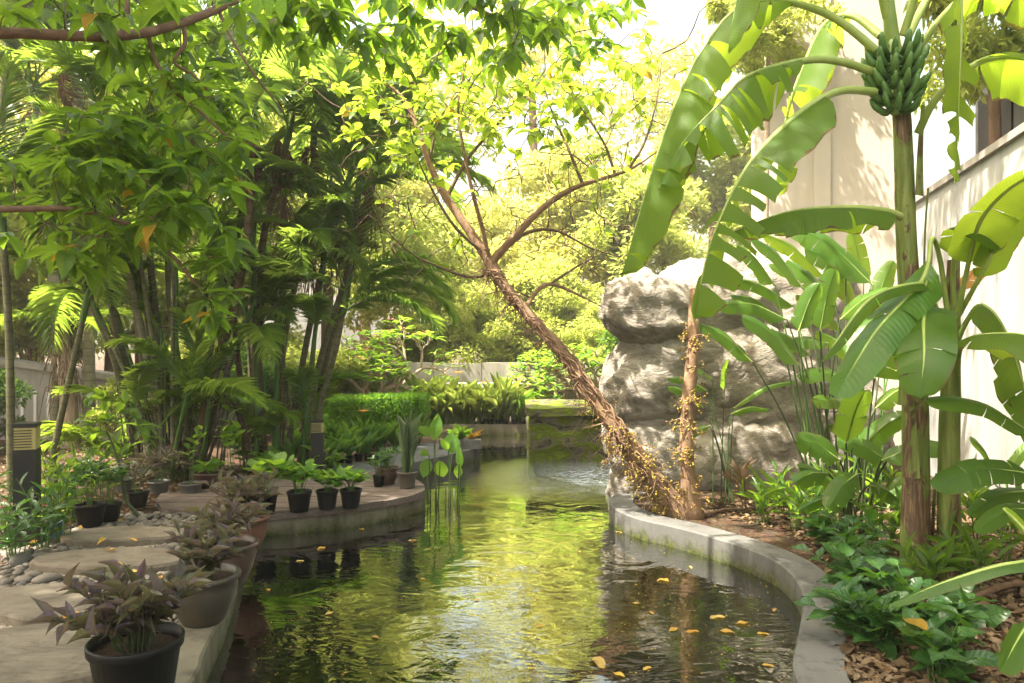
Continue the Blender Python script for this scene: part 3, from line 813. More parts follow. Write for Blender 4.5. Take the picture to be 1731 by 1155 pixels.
# ================================================================== PLANT BUILDERS
_LM = {}
def leafset(kind, matname, n=5, across=5, fold=.15, droops=(.05, .2, .38), wave=.03):
    key = (kind, matname, n, across, fold, droops, wave)
    if key not in _LM:
        L = []
        for i, d in enumerate(droops):
            g = Geo(); V, q, at = leaf_tpl(kind, n, across, fold, d, wave, i); at = at.copy(); at[:, 2] = .0
            g.add(V, q, None, at); me = g.mesh('leaf'); me.materials.append(MAT[matname]); L.append(me)
        _LM[key] = L
    return _LM[key]
def put_leaf(parent, meshes, p, d, u, L, W, world=False, name='leaf'):
    return part(name, R.choice(meshes), None, parent, leaf_matrix(p, d, u, L, W), world=world)
def rv(s=1.0): return np.array([R.gauss(0, s), R.gauss(0, s), R.gauss(0, s)])
UP = np.array([0, 0, 1.0])

def bush(parent, c, stems, h, spread, per, ls, L, W, stem_mat, rs=.004, up=.5, world=False, lean=(0, 0), whorl=False, start=.25, name='leaf'):
    """stems curving out of c, leaves set along them, each leaf an object"""
    c = np.array(list(c), float); g = Geo()
    for k in range(stems):
        a = R.uniform(0, 6.283); s = spread * R.uniform(.25, 1.0); hh = h * R.uniform(.6, 1.05)
        b = c + np.array([math.cos(a), math.sin(a), 0]) * spread * .22 * R.random()
        tip = c + np.array([math.cos(a) * s + lean[0], math.sin(a) * s + lean[1], hh])
        mid = (b + tip) / 2 + np.array([-math.cos(a) * s * .15, -math.sin(a) * s * .15, hh * .12])
        pts = spline([b, mid, tip], 7); tube(g, pts, [rs, rs * .5], 5)
        for j in range(per):
            f = start + (1 - start) * (j + R.random() * .6) / per; f = min(f, .99)
            i = f * 6; i0 = min(int(i), 5); p = pts[i0] + (pts[i0 + 1] - pts[i0]) * (i - i0)
            t = unit(pts[i0 + 1] - pts[i0]); aa = j * 2.4 + k
            o = np.array([math.cos(aa), math.sin(aa), 0])
            d = unit(o + t * up * 2 * f + UP * up * R.uniform(-.3, .9) + rv(.12))
            put_leaf(parent, ls, p, d, UP + o * -.3 + rv(.2), L * R.uniform(.65, 1.12), W * R.uniform(.75, 1.1), world, name)
    part('stem', g, stem_mat, parent, world=world)

def pot_geo(r, h, kind='nursery'):
    g = Geo()
    if kind == 'nursery':
        pr = [(0, 0), (r * .7, 0), (r * .74, .01), (r * .94, h * .86), (r * 1.0, h * .87), (r * 1.02, h * .985), (r * 1.0, h), (r * .95, h), (r * .93, h * .82), (0, h * .82)]
    elif kind == 'bowl':
        pr = [(0, 0), (r * .6, 0), (r * .68, .012), (r * .88, h * .45), (r * .97, h * .85), (r * 1.04, h * .9), (r * 1.06, h * .97), (r * 1.02, h), (r * .93, h * .98), (r * .9, h * .84), (0, h * .84)]
    else:
        pr = [(0, 0), (r * .55, 0), (r * .62, .012), (r * .85, h * .4), (r * .98, h * .72), (r * .95, h * .86), (r * 1.05, h * .9), (r * 1.07, h * .96), (r * 1.03, h), (r * .94, h * .99), (r * .9, h * .85), (0, h * .85)]
    lathe(g, pr[:-1], 32); return g
def potted(name, label, loc, r, h, potmat, kind='nursery', group=None, cat='potted plant'):
    t = thing(name, label, cat, loc, R.uniform(0, 6.28), group)
    part('pot', pot_geo(r, h, kind), MAT[potmat], t)
    g = Geo(); lathe(g, [(.001, h * .86), (r * .4, h * .865), (r * .92, h * .84)], 24); part('soil', g, MAT['soil'], t)
    return t

def blades(parent, c, n, L, W, mat, spread=.6, droop=.5, segs=5, world=False, g=None, kind='strap', stiff=1.0):
    g0 = g or Geo(); c = np.array(list(c), float)
    tp = [leaf_tpl(kind, segs, 3, .35, d, .0, i) for i, d in enumerate((droop * .3, droop * .7, droop * 1.2))]
    for tpl in tp:
        m = max(1, n // 3); an = rng.uniform(0, 6.283, m); ti = rng.uniform(.1, 1, m) * spread
        D = np.stack([np.cos(an) * ti, np.sin(an) * ti, np.full(m, stiff)], 1)
        U = np.stack([-np.cos(an), -np.sin(an), np.full(m, .3)], 1)
        P = c + np.stack([np.cos(an), np.sin(an), np.zeros(m)], 1) * .02 * rng.random((m, 1))
        scatter(g0, tpl, P, D, U, L * rng.uniform(.6, 1.1, m), W * rng.uniform(.8, 1.2, m))
    if g is None: part('leaf_blades', g0, mat, parent, world=world)

def grow(nodes, targets, g, r0=.006, r1=.0025, sag=.0, jit=.06, sides=5, step=.25):
    """space-colonising twigs: joins every target to the nearest piece of wood"""
    N = np.array([list(p) for p in nodes], float); T = [np.array(list(t), float) for t in targets]
    T.sort(key=lambda t: np.min(np.linalg.norm(N - t, axis=1)))
    ends = []
    for t in T:
        dd = np.linalg.norm(N - t, axis=1); i = int(np.argmin(dd)); a = N[i]; L = dd[i]
        m1 = a + (t - a) * .35 + rng.normal(size=3) * jit * L + np.array([0, 0, .08 * L]); m2 = a + (t - a) * .7 + rng.normal(size=3) * jit * L + np.array([0, 0, .06 * L])
        k = max(4, int(L / step) + 3); pts = spline([a, m1, m2, t], k)
        tube(g, pts, [min(r0, r1 + L * .008), r1], sides)
        N = np.vstack([N, pts[1:]]); ends.append((t, unit(pts[-1] - pts[-2])))
    return ends

# palm frond mesh: rachis along +Y arching down, leaflets on both sides
def frond_mesh(seed, L=1.6, n=42, ll=.42, arch=.55, vee=.35, matname='palm', lw=.03):
    r = np.random.default_rng(seed); g = Geo()
    s = np.linspace(0, 1, 16); ang = .25 - arch * 2.0 * s ** 1.3
    y = np.cumsum(np.cos(ang)) / 16 * L; z = np.cumsum(np.sin(ang)) / 16 * L; x = .05 * L * np.sin(s * 2 + seed)
    C = np.stack([x, y - y[0], z - z[0]], 1)
    tube(g, C, [.013, .009, .003], 5, rnd=.9)
    tp = [leaf_tpl('lance', 3, 3, .3, d, 0, i) for i, d in enumerate((.12, .3, .5))]
    T = unit(np.gradient(C, axis=0))
    for side in (-1, 1):
        f = np.linspace(.14, .985, n) + r.normal(0, .004, n); idx = np.clip(f * 15, 0, 14.99); i0 = idx.astype(int); w = (idx - i0)[:, None]
        P = C[i0] * (1 - w) + C[i0 + 1] * w; t = T[i0]
        X = np.array([1.0, 0, 0]) * side; Nn = unit(np.cross(np.cross(t, [1, 0, 0]) * 1.0, t) * 0 + np.cross([1, 0, 0], t))
        ang = np.interp(f, [.14, .6, 1], [1.15, .9, .35])[:, None] + r.normal(0, .06, (n, 1))
        D = t * np.cos(ang) + X * np.sin(ang) + Nn * (vee + r.normal(0, .09, (n, 1)))
        ln = ll * np.interp(f, [.1, .25, .55, .9, 1], [.55, .85, 1, .6, .3]) * r.uniform(.88, 1.08, n)
        which = r.integers(0, 3, n)
        for k in range(3):
            m = which == k
            if m.any(): scatter(g, tp[k], P[m], D[m], (Nn + [0, 0, .2])[m] if Nn.ndim == 2 else np.tile(Nn, (m.sum(), 1)), ln[m], lw * r.uniform(.8, 1.15, m.sum()))
    me = g.mesh('frond'); me.materials.append(MAT[matname]); return me
FR = {}
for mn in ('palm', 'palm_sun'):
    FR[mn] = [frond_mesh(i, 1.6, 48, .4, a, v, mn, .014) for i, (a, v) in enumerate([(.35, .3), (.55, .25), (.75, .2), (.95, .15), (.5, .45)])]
DRYF = [frond_mesh(20 + i, 1.3, 30, .35, 1.1, -.2, 'dry') for i in range(2)]
def frond(parent, p, az, tilt, scale, matname='palm', idx=None, name='frond', world=True):
    d = np.array([math.cos(az) * math.cos(tilt), math.sin(az) * math.cos(tilt), math.sin(tilt)])
    u = np.array([-math.cos(az) * math.sin(tilt), -math.sin(az) * math.sin(tilt), math.cos(tilt)])
    X, D, N = frames(np.array([d]), np.array([u])); x, y, z = X[0] * scale, D[0] * scale, N[0] * scale
    M = Matrix(((x[0], y[0], z[0], p[0]), (x[1], y[1], z[1], p[1]), (x[2], y[2], z[2], p[2]), (0, 0, 0, 1)))
    me = DRYF[R.randrange(2)] if matname == 'dry' else FR[matname][R.randrange(5) if idx is None else idx]
    return part(name, me, None, parent, M, world=world)

def palm_stem(parent, pts, r, mat, n=18):
    g = Geo(); P = spline(pts, n); rad = np.interp(np.linspace(0, 1, n), [0, .06, .9, 1], [r * 1.35, r, r * .85, r * .7])
    tube(g, P, rad, 10); part('stem', g, MAT[mat], parent, world=True)
    return P
def palm_head(parent, P, nf, scale, matname='palm', az0=None, tilt=(.2, 1.25), crown=True, dry=0):
    top = P[-1]; t = unit(P[-1] - P[-3])
    if crown:
        g = Geo(); tube(g, [top - t * .02, top + t * .2 * scale, top + t * .45 * scale], [.035 * scale, .04 * scale, .015], 8); part('crownshaft', g, MAT['green_stem'], parent, world=True)
    base = top + t * .38 * scale
    a0 = R.uniform(0, 6.28) if az0 is None else az0
    for k in range(nf):
        ti = tilt[0] + (tilt[1] - tilt[0]) * (k / max(nf - 1, 1)) + R.uniform(-.12, .12)
        frond(parent, base - t * .12 * scale * (1 - k / nf), a0 + k * 2.4 + R.uniform(-.3, .3), ti, scale * R.uniform(.85, 1.12), matname)
    for k in range(dry):
        frond(parent, base - t * .3 * scale, R.uniform(0, 6.28), -1.0 + R.uniform(-.3, .2), scale * R.uniform(.5, .7), 'dry', name='dry_frond')

# crowns for distant trees --------------------------------------------------
def crown_mesh(seed, n, rad, clumps, leaf, matname, low=-.6):
    r = np.random.default_rng(seed); g = Geo(); rad = np.array(rad)
    d = unit(r.normal(size=(clumps, 3))); d[:, 2] = np.where(d[:, 2] < low, -d[:, 2], d[:, 2])
    cc = d * (r.random((clumps, 1)) ** .45) * rad
    cr = r.uniform(.14, .34, clumps) * rad.mean(); tone = r.random(clumps)
    k = r.integers(0, clumps, n); off = unit(r.normal(size=(n, 3))) * (r.random((n, 1)) ** .5) * cr[k][:, None] * (1, 1, .7)
    P = cc[k] + off
    V = np.array([(0, 0, 0), (-.5, .45, .1), (0, 1, -.12), (.5, .45, .1), (0, .5, -.05)]); q = np.array([(0, 4, 1, 1), (0, 3, 4, 4)])
    tri = np.array([(0, 4, 1), (0, 3, 4), (1, 4, 2), (4, 3, 2)]); at = np.array([(0, 0, 0), (-1, .4, 0), (0, 1, 0), (1, .4, 0), (0, .5, 0)], float)
    D = off * 1.2 + r.normal(size=(n, 3)) * .25 + (0, 0, -.08)
    scatter(g, (V, tri, at), P, D, r.normal(size=(n, 3)) * .7 + (0, 0, 1), leaf * r.uniform(.6, 1.3, n), leaf * .5 * r.uniform(.7, 1.2, n), (tone[k] * .6 + r.random(n) * .4))
    me = g.mesh('crown'); me.materials.append(MAT[matname]); return me, cc
CROWN = {}
for nm, (seed, n, rad, cl, lf, mt) in {'y1': (1, 15000, (2.2, 2.0, 2.4), 60, .17, 'bgyellow'), 'y2': (2, 14000, (2.4, 1.8, 1.9), 55, .16, 'bgtree'),
        'g1': (3, 14000, (1.9, 1.7, 2.1), 48, .18, 'bgtree'), 'd1': (4, 14000, (2.1, 1.8, 2.0), 50, .16, 'bgdark'), 'sp': (8, 2600, (2.3, 2.0, 2.2), 70, .22, 'bgyellow'), 's1': (5, 9000, (1.5, 1.1, .95), 40, .12, 'bgtree'), 's2': (6, 9000, (1.5, 1.1, .95), 40, .13, 'bgdark')}.items():
    CROWN[nm] = crown_mesh(seed, n, rad, cl, lf, mt)
def bg_tree(key, x, y, zc, s, label, group='trees beyond the pond', rot=None, name='tree', cat='tree', trunk=True, bark='bark'):
    t = thing(name, label, cat, (x, y, -.03), R.uniform(0, 6.28) if rot is None else rot, group)
    me, cc = CROWN[key]; part('crown', me, None, t, Matrix.Translation((0, 0, zc)) @ Matrix.Scale(s, 4))
    g = Geo(); h = zc - .6 * s
    if trunk:
        tp = spline([(0, 0, 0), (.08, .05, h * .5), (-.06, .1, h)], 8); tube(g, tp, [.16 * s, .1 * s], 9)
        pick = cc[np.random.default_rng(3).choice(len(cc), 14, replace=False)] * s + (0, 0, zc)
        grow(tp[4:], pick, g, .05 * s, .012, step=.5)
    else:
        for k in range(7):
            p = cc[k * 3] * s + (0, 0, zc); tube(g, spline([(R.uniform(-.2, .2), R.uniform(-.2, .2), 0), (p[0] * .4, p[1] * .4, p[2] * .4), p], 6), [.03, .012], 5)
    part('trunk', g, MAT[bark], t)
    return t

# ================================================================== BANANA PLANTS
def banana_leaf(parent, path, wmax, start=.16, droop=.25, tear=.35, seed=0, mat='banana', gravity=.5, sidehint=None, n=44, petr=.026, tipr=.005, flip=1.0):
    r = random.Random(seed); C = spline(path, n); T = unit(np.gradient(C, axis=0))
    S = np.cross(T[0], UP) if sidehint is None else np.array(sidehint, float)
    S = unit(S); Ss, Ns = [], []
    for i in range(n):
        S = unit(S - T[i] * np.dot(S, T[i])); Ss.append(S); Ns.append(np.cross(S, T[i]))
    Ss, Ns = np.array(Ss), np.array(Ns)
    Ls = np.concatenate([[0], np.cumsum(np.linalg.norm(np.diff(C, axis=0), axis=1))]); LT = Ls[-1]
    def at(s, arr):
        x = np.clip(s, 0, 1) * (n - 1); i = np.minimum(x.astype(int), n - 2); w = (x - i)[:, None]
        return arr[i] * (1 - w) + arr[i + 1] * w
    g = Geo(); nq = 6
    for side in (-1, 1):
        cuts = [start]
        while cuts[-1] < 1:
            cuts.append(cuts[-1] + (r.uniform(.025, .09) if r.random() < tear else r.uniform(.1, .3)))
        cuts[-1] = 1.0
        dj_prev = 0
        for s0, s1 in zip(cuts, cuts[1:]):
            if s1 - s0 < 1e-3: continue
            m = max(2, int((s1 - s0) * 46) + 1)
            ss = np.linspace(s0, s1, m); f = (ss - start) / (1 - start)
            w = wmax * prof('paddle', f) + .004
            dj = droop + r.uniform(-.5, .7) * (tear + .1); gv = gravity * r.uniform(.6, 1.5)
            qs = np.linspace(0, 1, nq); rows = []
            gap = r.uniform(.004, .035) * tear * 2; sk = r.uniform(.1, .3)
            for k, q in enumerate(qs):
                sq = ss + sk * w / LT * q * q
                mid = (s0 + s1) / 2; sq = mid + (sq - mid) * (1 - min(.5, gap * q / (s1 - s0)))
                c = at(np.clip(sq, 0, 1), C); over = np.clip(sq - 1, 0, None)[:, None] * LT; c = c + T[-1] * over
                sv = unit(at(np.clip(sq, 0, 1), Ss)); nv_ = unit(at(np.clip(sq, 0, 1), Ns))
                ww = (w * q)[:, None]
                rip = .04 * wmax * np.sin(ss * LT * 26 + seed)[:, None] * q
                p = c + flip * 0 + sv * side * ww * math.cos(dj * (.5 + .5 * q)) - nv_ * ww * math.sin(dj * (.5 + .5 * q)) * 1.0 + nv_ * rip
                p[:, 2] -= gv * (ww[:, 0] ** 2) * 1.4
                rows.append(p)
            V = np.stack(rows, 1)                                   # m, nq
            a = np.zeros((m, nq, 3)); a[..., 0] = qs[None] * side; a[..., 1] = (ss * LT)[:, None] * 4; a[..., 2] = 0
            i = np.arange(m - 1)[:, None] * nq; j = np.arange(nq - 1)[None]
            quad = np.stack([i + j, i + j + 1, i + nq + j + 1, i + nq + j], -1).reshape(-1, 4)
            g.add(V.reshape(-1, 3), quad, None, a.reshape(-1, 3))
    lf = part('leaf', g, MAT[mat], parent, world=True)
    g = Geo(); tube(g, C - Ns * .006, [petr, petr * .8, tipr * 2, tipr], 7)
    part('midrib', g, MAT['midrib' if mat != 'banana_dry' else 'banana_dry'], lf, world=True)
    return lf

b1 = G(1546, 972)
bp = thing('banana_plant', 'tall banana plant with a bunch of green fruit beside the right wall', 'banana plant', b1)
Yb = b1.y
g = Geo()
P = spline([b1 + Vector((0, 0, -.05)), A(1548, 860, Yb), A(1546, 640, Yb), A(1533, 420, Yb), A(1527, 250, Yb), A(1522, 160, Yb)], 30)
tube(g, P, [.094, .08, .077, .068, .06, .056, .052], 18, lump=.04); part('pseudostem', g, MAT['pseudostem'], bp, world=True)
for k in range(6):      # old leaf sheaths peeling off the stem
    g = Geo(); i = 4 + k * 4; c = P[i]; a = R.uniform(3.4, 6.0); rr = .1
    o = np.array([math.cos(a), math.sin(a), 0]); s = np.array([-o[1], o[0], 0])
    up = .35 + .2 * R.random(); V = []
    for v in np.linspace(0, 1, 7):
        for u in (-1, -.3, .3, 1):
            w_ = .055 * (1 - v * .6); V.append(c + o * (rr * (1.02 - .1 * u * u) + .02 * v * v) + s * u * w_ + UP * (v * up - .15))
    q = [(r_ * 4 + c_, r_ * 4 + c_ + 1, r_ * 4 + c_ + 5, r_ * 4 + c_ + 4) for r_ in range(6) for c_ in range(3)]
    g.add(V, q); part('dry_sheath', g, MAT['pseudostem'], bp, world=True)
crown_p = A(1508, 70, Yb)
g = Geo(); tube(g, [P[-1], A(1515, 110, Yb + .05), crown_p, A(1500, -20, Yb)], [.06, .055, .045, .03], 12); part('crown_shaft', g, MAT['petiole'], bp, world=True)
def PX(pts): return [A(*p) for p in pts]
banana_leaf(bp, PX([(1480, 122, 4.5), (1420, 103, 4.45), (1361, 101, 4.4), (1266, 127, 4.4), (1215, 175, 4.45), (1155, 240, 4.5), (1110, 320, 4.55)]), .27, .3, .6, .85, 1)
banana_leaf(bp, PX([(1478, 154, 4.45), (1422, 152, 4.3), (1369, 177, 4.2), (1307, 230, 4.15), (1262, 282, 4.12), (1225, 350, 4.1), (1195, 430, 4.1), (1172, 545, 4.1)]), .24, .22, .4, .85, 2)
banana_leaf(bp, PX([(1482, 84, 4.5), (1430, 41, 4.55), (1380, 14, 4.6), (1310, 0, 4.65), (1240, 20, 4.7), (1180, 95, 4.7), (1135, 190, 4.7), (1095, 310, 4.65), (1050, 468, 4.6)]), .25, .2, .75, .4, 3)
banana_leaf(bp, PX([(1490, 60, 4.7), (1440, 25, 4.95), (1395, 40, 5.1), (1358, 110, 5.15), (1328, 200, 5.15), (1308, 330, 5.1)]), .25, .2, .5, .85, 4)
banana_leaf(bp, PX([(1500, 30, 4.6), (1470, -80, 4.5), (1390, -170, 4.4), (1290, -130, 4.3), (1250, -20, 4.25), (1230, 90, 4.2)]), .26, .2, .3, .3, 5)
banana_leaf(bp, PX([(1525, 60, 4.6), (1560, -40, 4.5), (1600, -60, 4.4), (1624, 0, 4.35), (1622, 150, 4.3), (1616, 310, 4.3)]), .2, .25, .2, .9, 6)
banana_leaf(bp, PX([(1550, 225, 4.6), (1575, 175, 4.55), (1620, 125, 4.5), (1690, 95, 4.45), (1790, 120, 4.4), (1850, 220, 4.4)]), .22, .35, .5, .5, 7)
banana_leaf(bp, PX([(1545, 90, 4.6), (1590, 30, 4.6), (1650, -20, 4.65), (1740, -40, 4.7), (1830, 40, 4.7)]), .24, .35, .5, .4, 8)
banana_leaf(bp, PX([(1535, 60, 4.65), (1570, -10, 4.8), (1610, -60, 5.0), (1700, -60, 5.1)]), .22, .35, .4, .3, 9)
banana_leaf(bp, PX([(1522, 365, 4.5), (1490, 355, 4.4), (1420, 350, 4.3), (1330, 358, 4.2), (1238, 392, 4.1)]), .16, .06, .75, .12, 10)
# fruit bunch
cb = A(1514, 128, Yb - .09)
g = Geo(); tube(g, [crown_p, cb + Vector((0, .02, .2)), cb + Vector((0, 0, -.24))], [.03, .025, .018], 8); bunch = part('fruit_bunch', g, MAT['petiole'], bp, world=True)
gb_ = Geo(); pts = spline([(0, 0, 0), (0, .05, -.005), (0, .1, .04), (0, .118, .115)], 9)
tube(gb_, pts, [.007, .012, .019, .022, .023, .022, .021, .016, .008], 7, cap=True); bme = gb_.mesh('banana'); bme.materials.append(MAT['fruit'])
for tier in range(6):
    z = .13 - tier * .066; nb = 12 - (tier > 3) * 2
    for k in range(nb):
        a = k / nb * 6.283 + tier * .5; ra = .035 + .012 * math.sin(tier)
        s = R.uniform(.82, 1.05) * (1.0 if tier < 5 else .85)
        M = Matrix.Translation(cb + Vector((math.cos(a) * ra, math.sin(a) * ra, z))) @ Matrix.Rotation(a - math.pi / 2, 4, 'Z') @ Matrix.Rotation(-.25 + R.uniform(-.25, .25), 4, 'X') @ Matrix.Rotation(R.uniform(-.25, .25), 4, 'Y') @ Matrix.Scale(s, 4)
        part('banana', bme, None, bunch, M, world=True)

b2 = G(1606, 975)
b2t = thing('banana_plant', 'slimmer young banana plant right of the tall one, without fruit', 'banana plant', b2, group='banana plants')
Y2 = b2.y
g = Geo(); P2 = spline([b2 + Vector((0, 0, -.05)), A(1604, 800, Y2), A(1607, 650, Y2), A(1610, 520, Y2), A(1612, 440, Y2)], 24)
tube(g, P2, [.075, .065, .06, .05, .035], 14, lump=.05); part('pseudostem', g, MAT['pseudostem'], b2t, world=True)
top2 = (1612, 500)
for i, (pts, w, dr, st, mt, te) in enumerate([
        ([(1606, 560, Y2), (1590, 440, Y2 - .1), (1575, 402, Y2 - .2), (1560, 470, Y2 - .3), (1480, 560, Y2 - .55), (1412, 672, Y2 - .7)], .13, .3, .42, 'light', .12),
        ([(1612, 540, Y2), (1612, 440, Y2 - .1), (1625, 385, Y2 - .25), (1660, 392, Y2 - .38), (1692, 420, Y2 - .42)], .1, .6, .45, 'banana', .2),
        ([(1616, 520, Y2), (1635, 470, Y2 + .1), (1672, 440, Y2 + .15), (1716, 404, Y2 + .2)], .075, .3, .2, 'banana_dry', .3),
        ([(1616, 580, Y2), (1635, 540, Y2 - .1), (1660, 515, Y2 - .2), (1700, 560, Y2 - .3), (1745, 700, Y2 - .35)], .2, .3, .3, 'banana', .15),
        ([(1618, 640, Y2), (1625, 585, Y2 - .25), (1665, 565, Y2 - .6), (1760, 575, Y2 - .9), (1830, 660, Y2 - 1)], .17, .4, .35, 'banana', .2),
        ([(1604, 560, Y2), (1575, 520, Y2 - .3), (1562, 535, Y2 - .5), (1562, 600, Y2 - .75), (1556, 672, Y2 - .8)], .15, .12, .25, 'heli', .08),
        ([(1602, 600, Y2), (1560, 610, Y2 - .2), (1535, 600, Y2 - .3), (1548, 540, Y2 - .35), (1568, 474, Y2 - .35)], .07, .25, .35, 'light', .05),
        ([(1610, 600, Y2), (1575, 500, Y2 - .2), (1555, 478, Y2 - .35), (1470, 505, Y2 - .5), (1390, 610, Y2 - .6)], .055, .85, .3, 'banana', .08),
        ([(1614, 560, Y2), (1640, 430, Y2 - .3), (1665, 360, Y2 - .5), (1735, 300, Y2 - .7), (1830, 280, Y2 - .8)], .15, .35, .35, 'banana', .15),
        ([(1616, 540, Y2), (1660, 460, Y2 - .3), (1700, 385, Y2 - .4), (1760, 330, Y2 - .5)], .1, .3, .4, 'banana', .1)]):
    banana_leaf(b2t, PX(pts), w, st, dr, te, 30 + i, mt, petr=.017)

# ================================================================== HELICONIAS on the right
def heli_clump(label, base, leaves, seed, mat='heli', w=.088, stemr=.011, extra=0):
    t = thing('heliconia', label, 'heliconia', base, group='heliconia clumps on the right bank')
    r = random.Random(seed)
    for i, (bx, by, tx, ty, dY, ww) in enumerate(leaves):
        Y = base.y + dY; a = base + Vector((r.uniform(-.12, .12), r.uniform(-.12, .12), -.02))
        pb = A(bx, by, Y); pt = A(tx, ty, Y - r.uniform(-.15, .25)); m = (pb + pt) / 2
        hint = np.array([r.uniform(-.3, .3), -.75, .66]); d = np.array(pt - pb); S = np.cross(d, hint)
        sag = .1 * (pt - pb).length
        banana_leaf(t, [pb, m + Vector((0, 0, sag)), pt], w * ww, .03, .3 + r.uniform(-.2, .4), .06, seed * 50 + i, mat, .6, S, 22, .008, .003)
        g = Geo(); k = a + (pb - a) * .55 + Vector((0, 0, .1)); tube(g, spline([a, k, pb], 12), [stemr, stemr * .55], 7); part('stem', g, MAT['green_stem' if i % 2 else 'dark_stem'], t, world=True)
    return t
hb = G(1405, 862)
heli_clump('tall heliconia clump with long leaves fanning in front of the rock outcrop', hb, [
    (1272, 612, 1176, 545, -.1, .85), (1350, 618, 1255, 536, -.2, 1.1), (1330, 540, 1210, 516, .0, 1), (1310, 482, 1246, 414, .1, 1.1), (1358, 488, 1268, 400, .2, 1.0),
    (1350, 560, 1385, 480, -.2, 1.1), (1386, 560, 1412, 455, -.1, 1.2), (1476, 482, 1322, 376, .3, 1.5), (1430, 470, 1360, 420, .4, 1.3), (1345, 520, 1225, 470, .2, .9),
    (1370, 600, 1300, 560, .1, .9), (1420, 540, 1500, 490, -.1, 1.2), (1400, 580, 1320, 590, .3, .9), (1310, 530, 1235, 500, .3, .9), (1430, 600, 1480, 540, .1, 1.1), (1390, 500, 1330, 440, .4, 1.1)], 3)
heli_clump('tall dense heliconia clump between the rock outcrop and the tall banana stem', G(1462, 850), [
    (1440, 520, 1400, 420, .2, 1.2), (1470, 560, 1510, 440, .1, 1.2), (1420, 560, 1345, 500, .3, 1.1), (1450, 610, 1380, 560, .0, 1.1), (1490, 600, 1460, 500, .2, 1.2), (1500, 640, 1580, 590, .1, 1.1), (1430, 640, 1350, 640, -.1, 1.0),
    (1480, 690, 1545, 650, -.1, 1.1), (1440, 690, 1375, 680, -.2, 1.0), (1500, 540, 1555, 460, .3, 1.1), (1410, 500, 1300, 450, .4, 1.2), (1395, 470, 1290, 395, .5, 1.2), (1460, 480, 1440, 390, .4, 1.1), (1470, 740, 1400, 720, -.2, .9)], 8, 'banana', .08)
heli_clump('broad-leaved heliconia in front of the tall banana stem, leaves at knee height', G(1450, 905), [
    (1420, 778, 1346, 742, -.3, 1.1), (1430, 750, 1462, 660, -.35, 1.3), (1500, 778, 1415, 745, -.35, .9), (1490, 778, 1606, 758, -.4, .85), (1400, 800, 1345, 815, -.3, .9), (1450, 800, 1400, 860, -.35, .9),
    (1420, 830, 1350, 790, -.1, .8), (1455, 760, 1530, 700, -.1, 1.1), (1478, 640, 1525, 560, -.2, 1.6), (1460, 700, 1425, 640, .1, 1.1), (1440, 840, 1350, 862, -.2, .6), (1500, 860, 1550, 800, -.1, .8), (1470, 820, 1520, 845, -.3, .8)], 4)
heli_clump('heliconia shoots between the rock and the curb, beside the fruiting stem', G(1216, 846), [
    (1225, 660, 1232, 608, .1, .75), (1195, 660, 1128, 640, .0, .7), (1190, 690, 1130, 655, .2, .7), (1235, 700, 1300, 692, -.1, .6), (1240, 690, 1345, 645, .1, .4), (1205, 640, 1160, 625, .2, .7), (1200, 720, 1160, 745, .0, .5)], 5, 'light', .065, .007)
heli_clump('heliconia with long arching leaves cut by the right edge of the picture', G(1760, 990), [
    (1745, 800, 1576, 824, -.4, 1.0), (1750, 735, 1566, 676, -.3, .75), (1745, 830, 1640, 870, -.2, .7), (1760, 760, 1690, 640, -.1, 1.2), (1750, 860, 1650, 900, -.4, .6), (1740, 900, 1690, 830, .2, .6), (1735, 745, 1700, 660, .6, .6)], 6, 'heli', .08)
heli_clump('small green heliconia shoots at the foot of the boundary wall', G(1700, 905), [
    (1680, 790, 1640, 740, .1, .6), (1700, 800, 1760, 740, .1, .7), (1690, 840, 1620, 820, .0, .5), (1710, 850, 1690, 780, .2, .5), (1660, 850, 1640, 790, .3, .5)], 7, 'light', .06, .006)
# leaves of a plant right beside the viewer
sp = thing('crinum_lily', 'broad strap leaves reaching in from the lower right corner, close to the viewer', 'lily', (2.3, 2.35, -.03))
for i, (pts, w) in enumerate([([(1850, 1240, 2.6), (1800, 960, 2.6), (1720, 950, 2.6), (1620, 975, 2.62), (1503, 1022, 2.65)], .045), ([(1850, 1250, 2.4), (1800, 1080, 2.4), (1745, 1050, 2.4), (1690, 1135, 2.4)], .075), ([(1860, 1240, 2.5), (1830, 1020, 2.5), (1740, 900, 2.6), (1700, 860, 2.8)], .03)]):
    banana_leaf(sp, PX(pts), w, .3, .3, .05, 80 + i, 'heli', petr=.01)

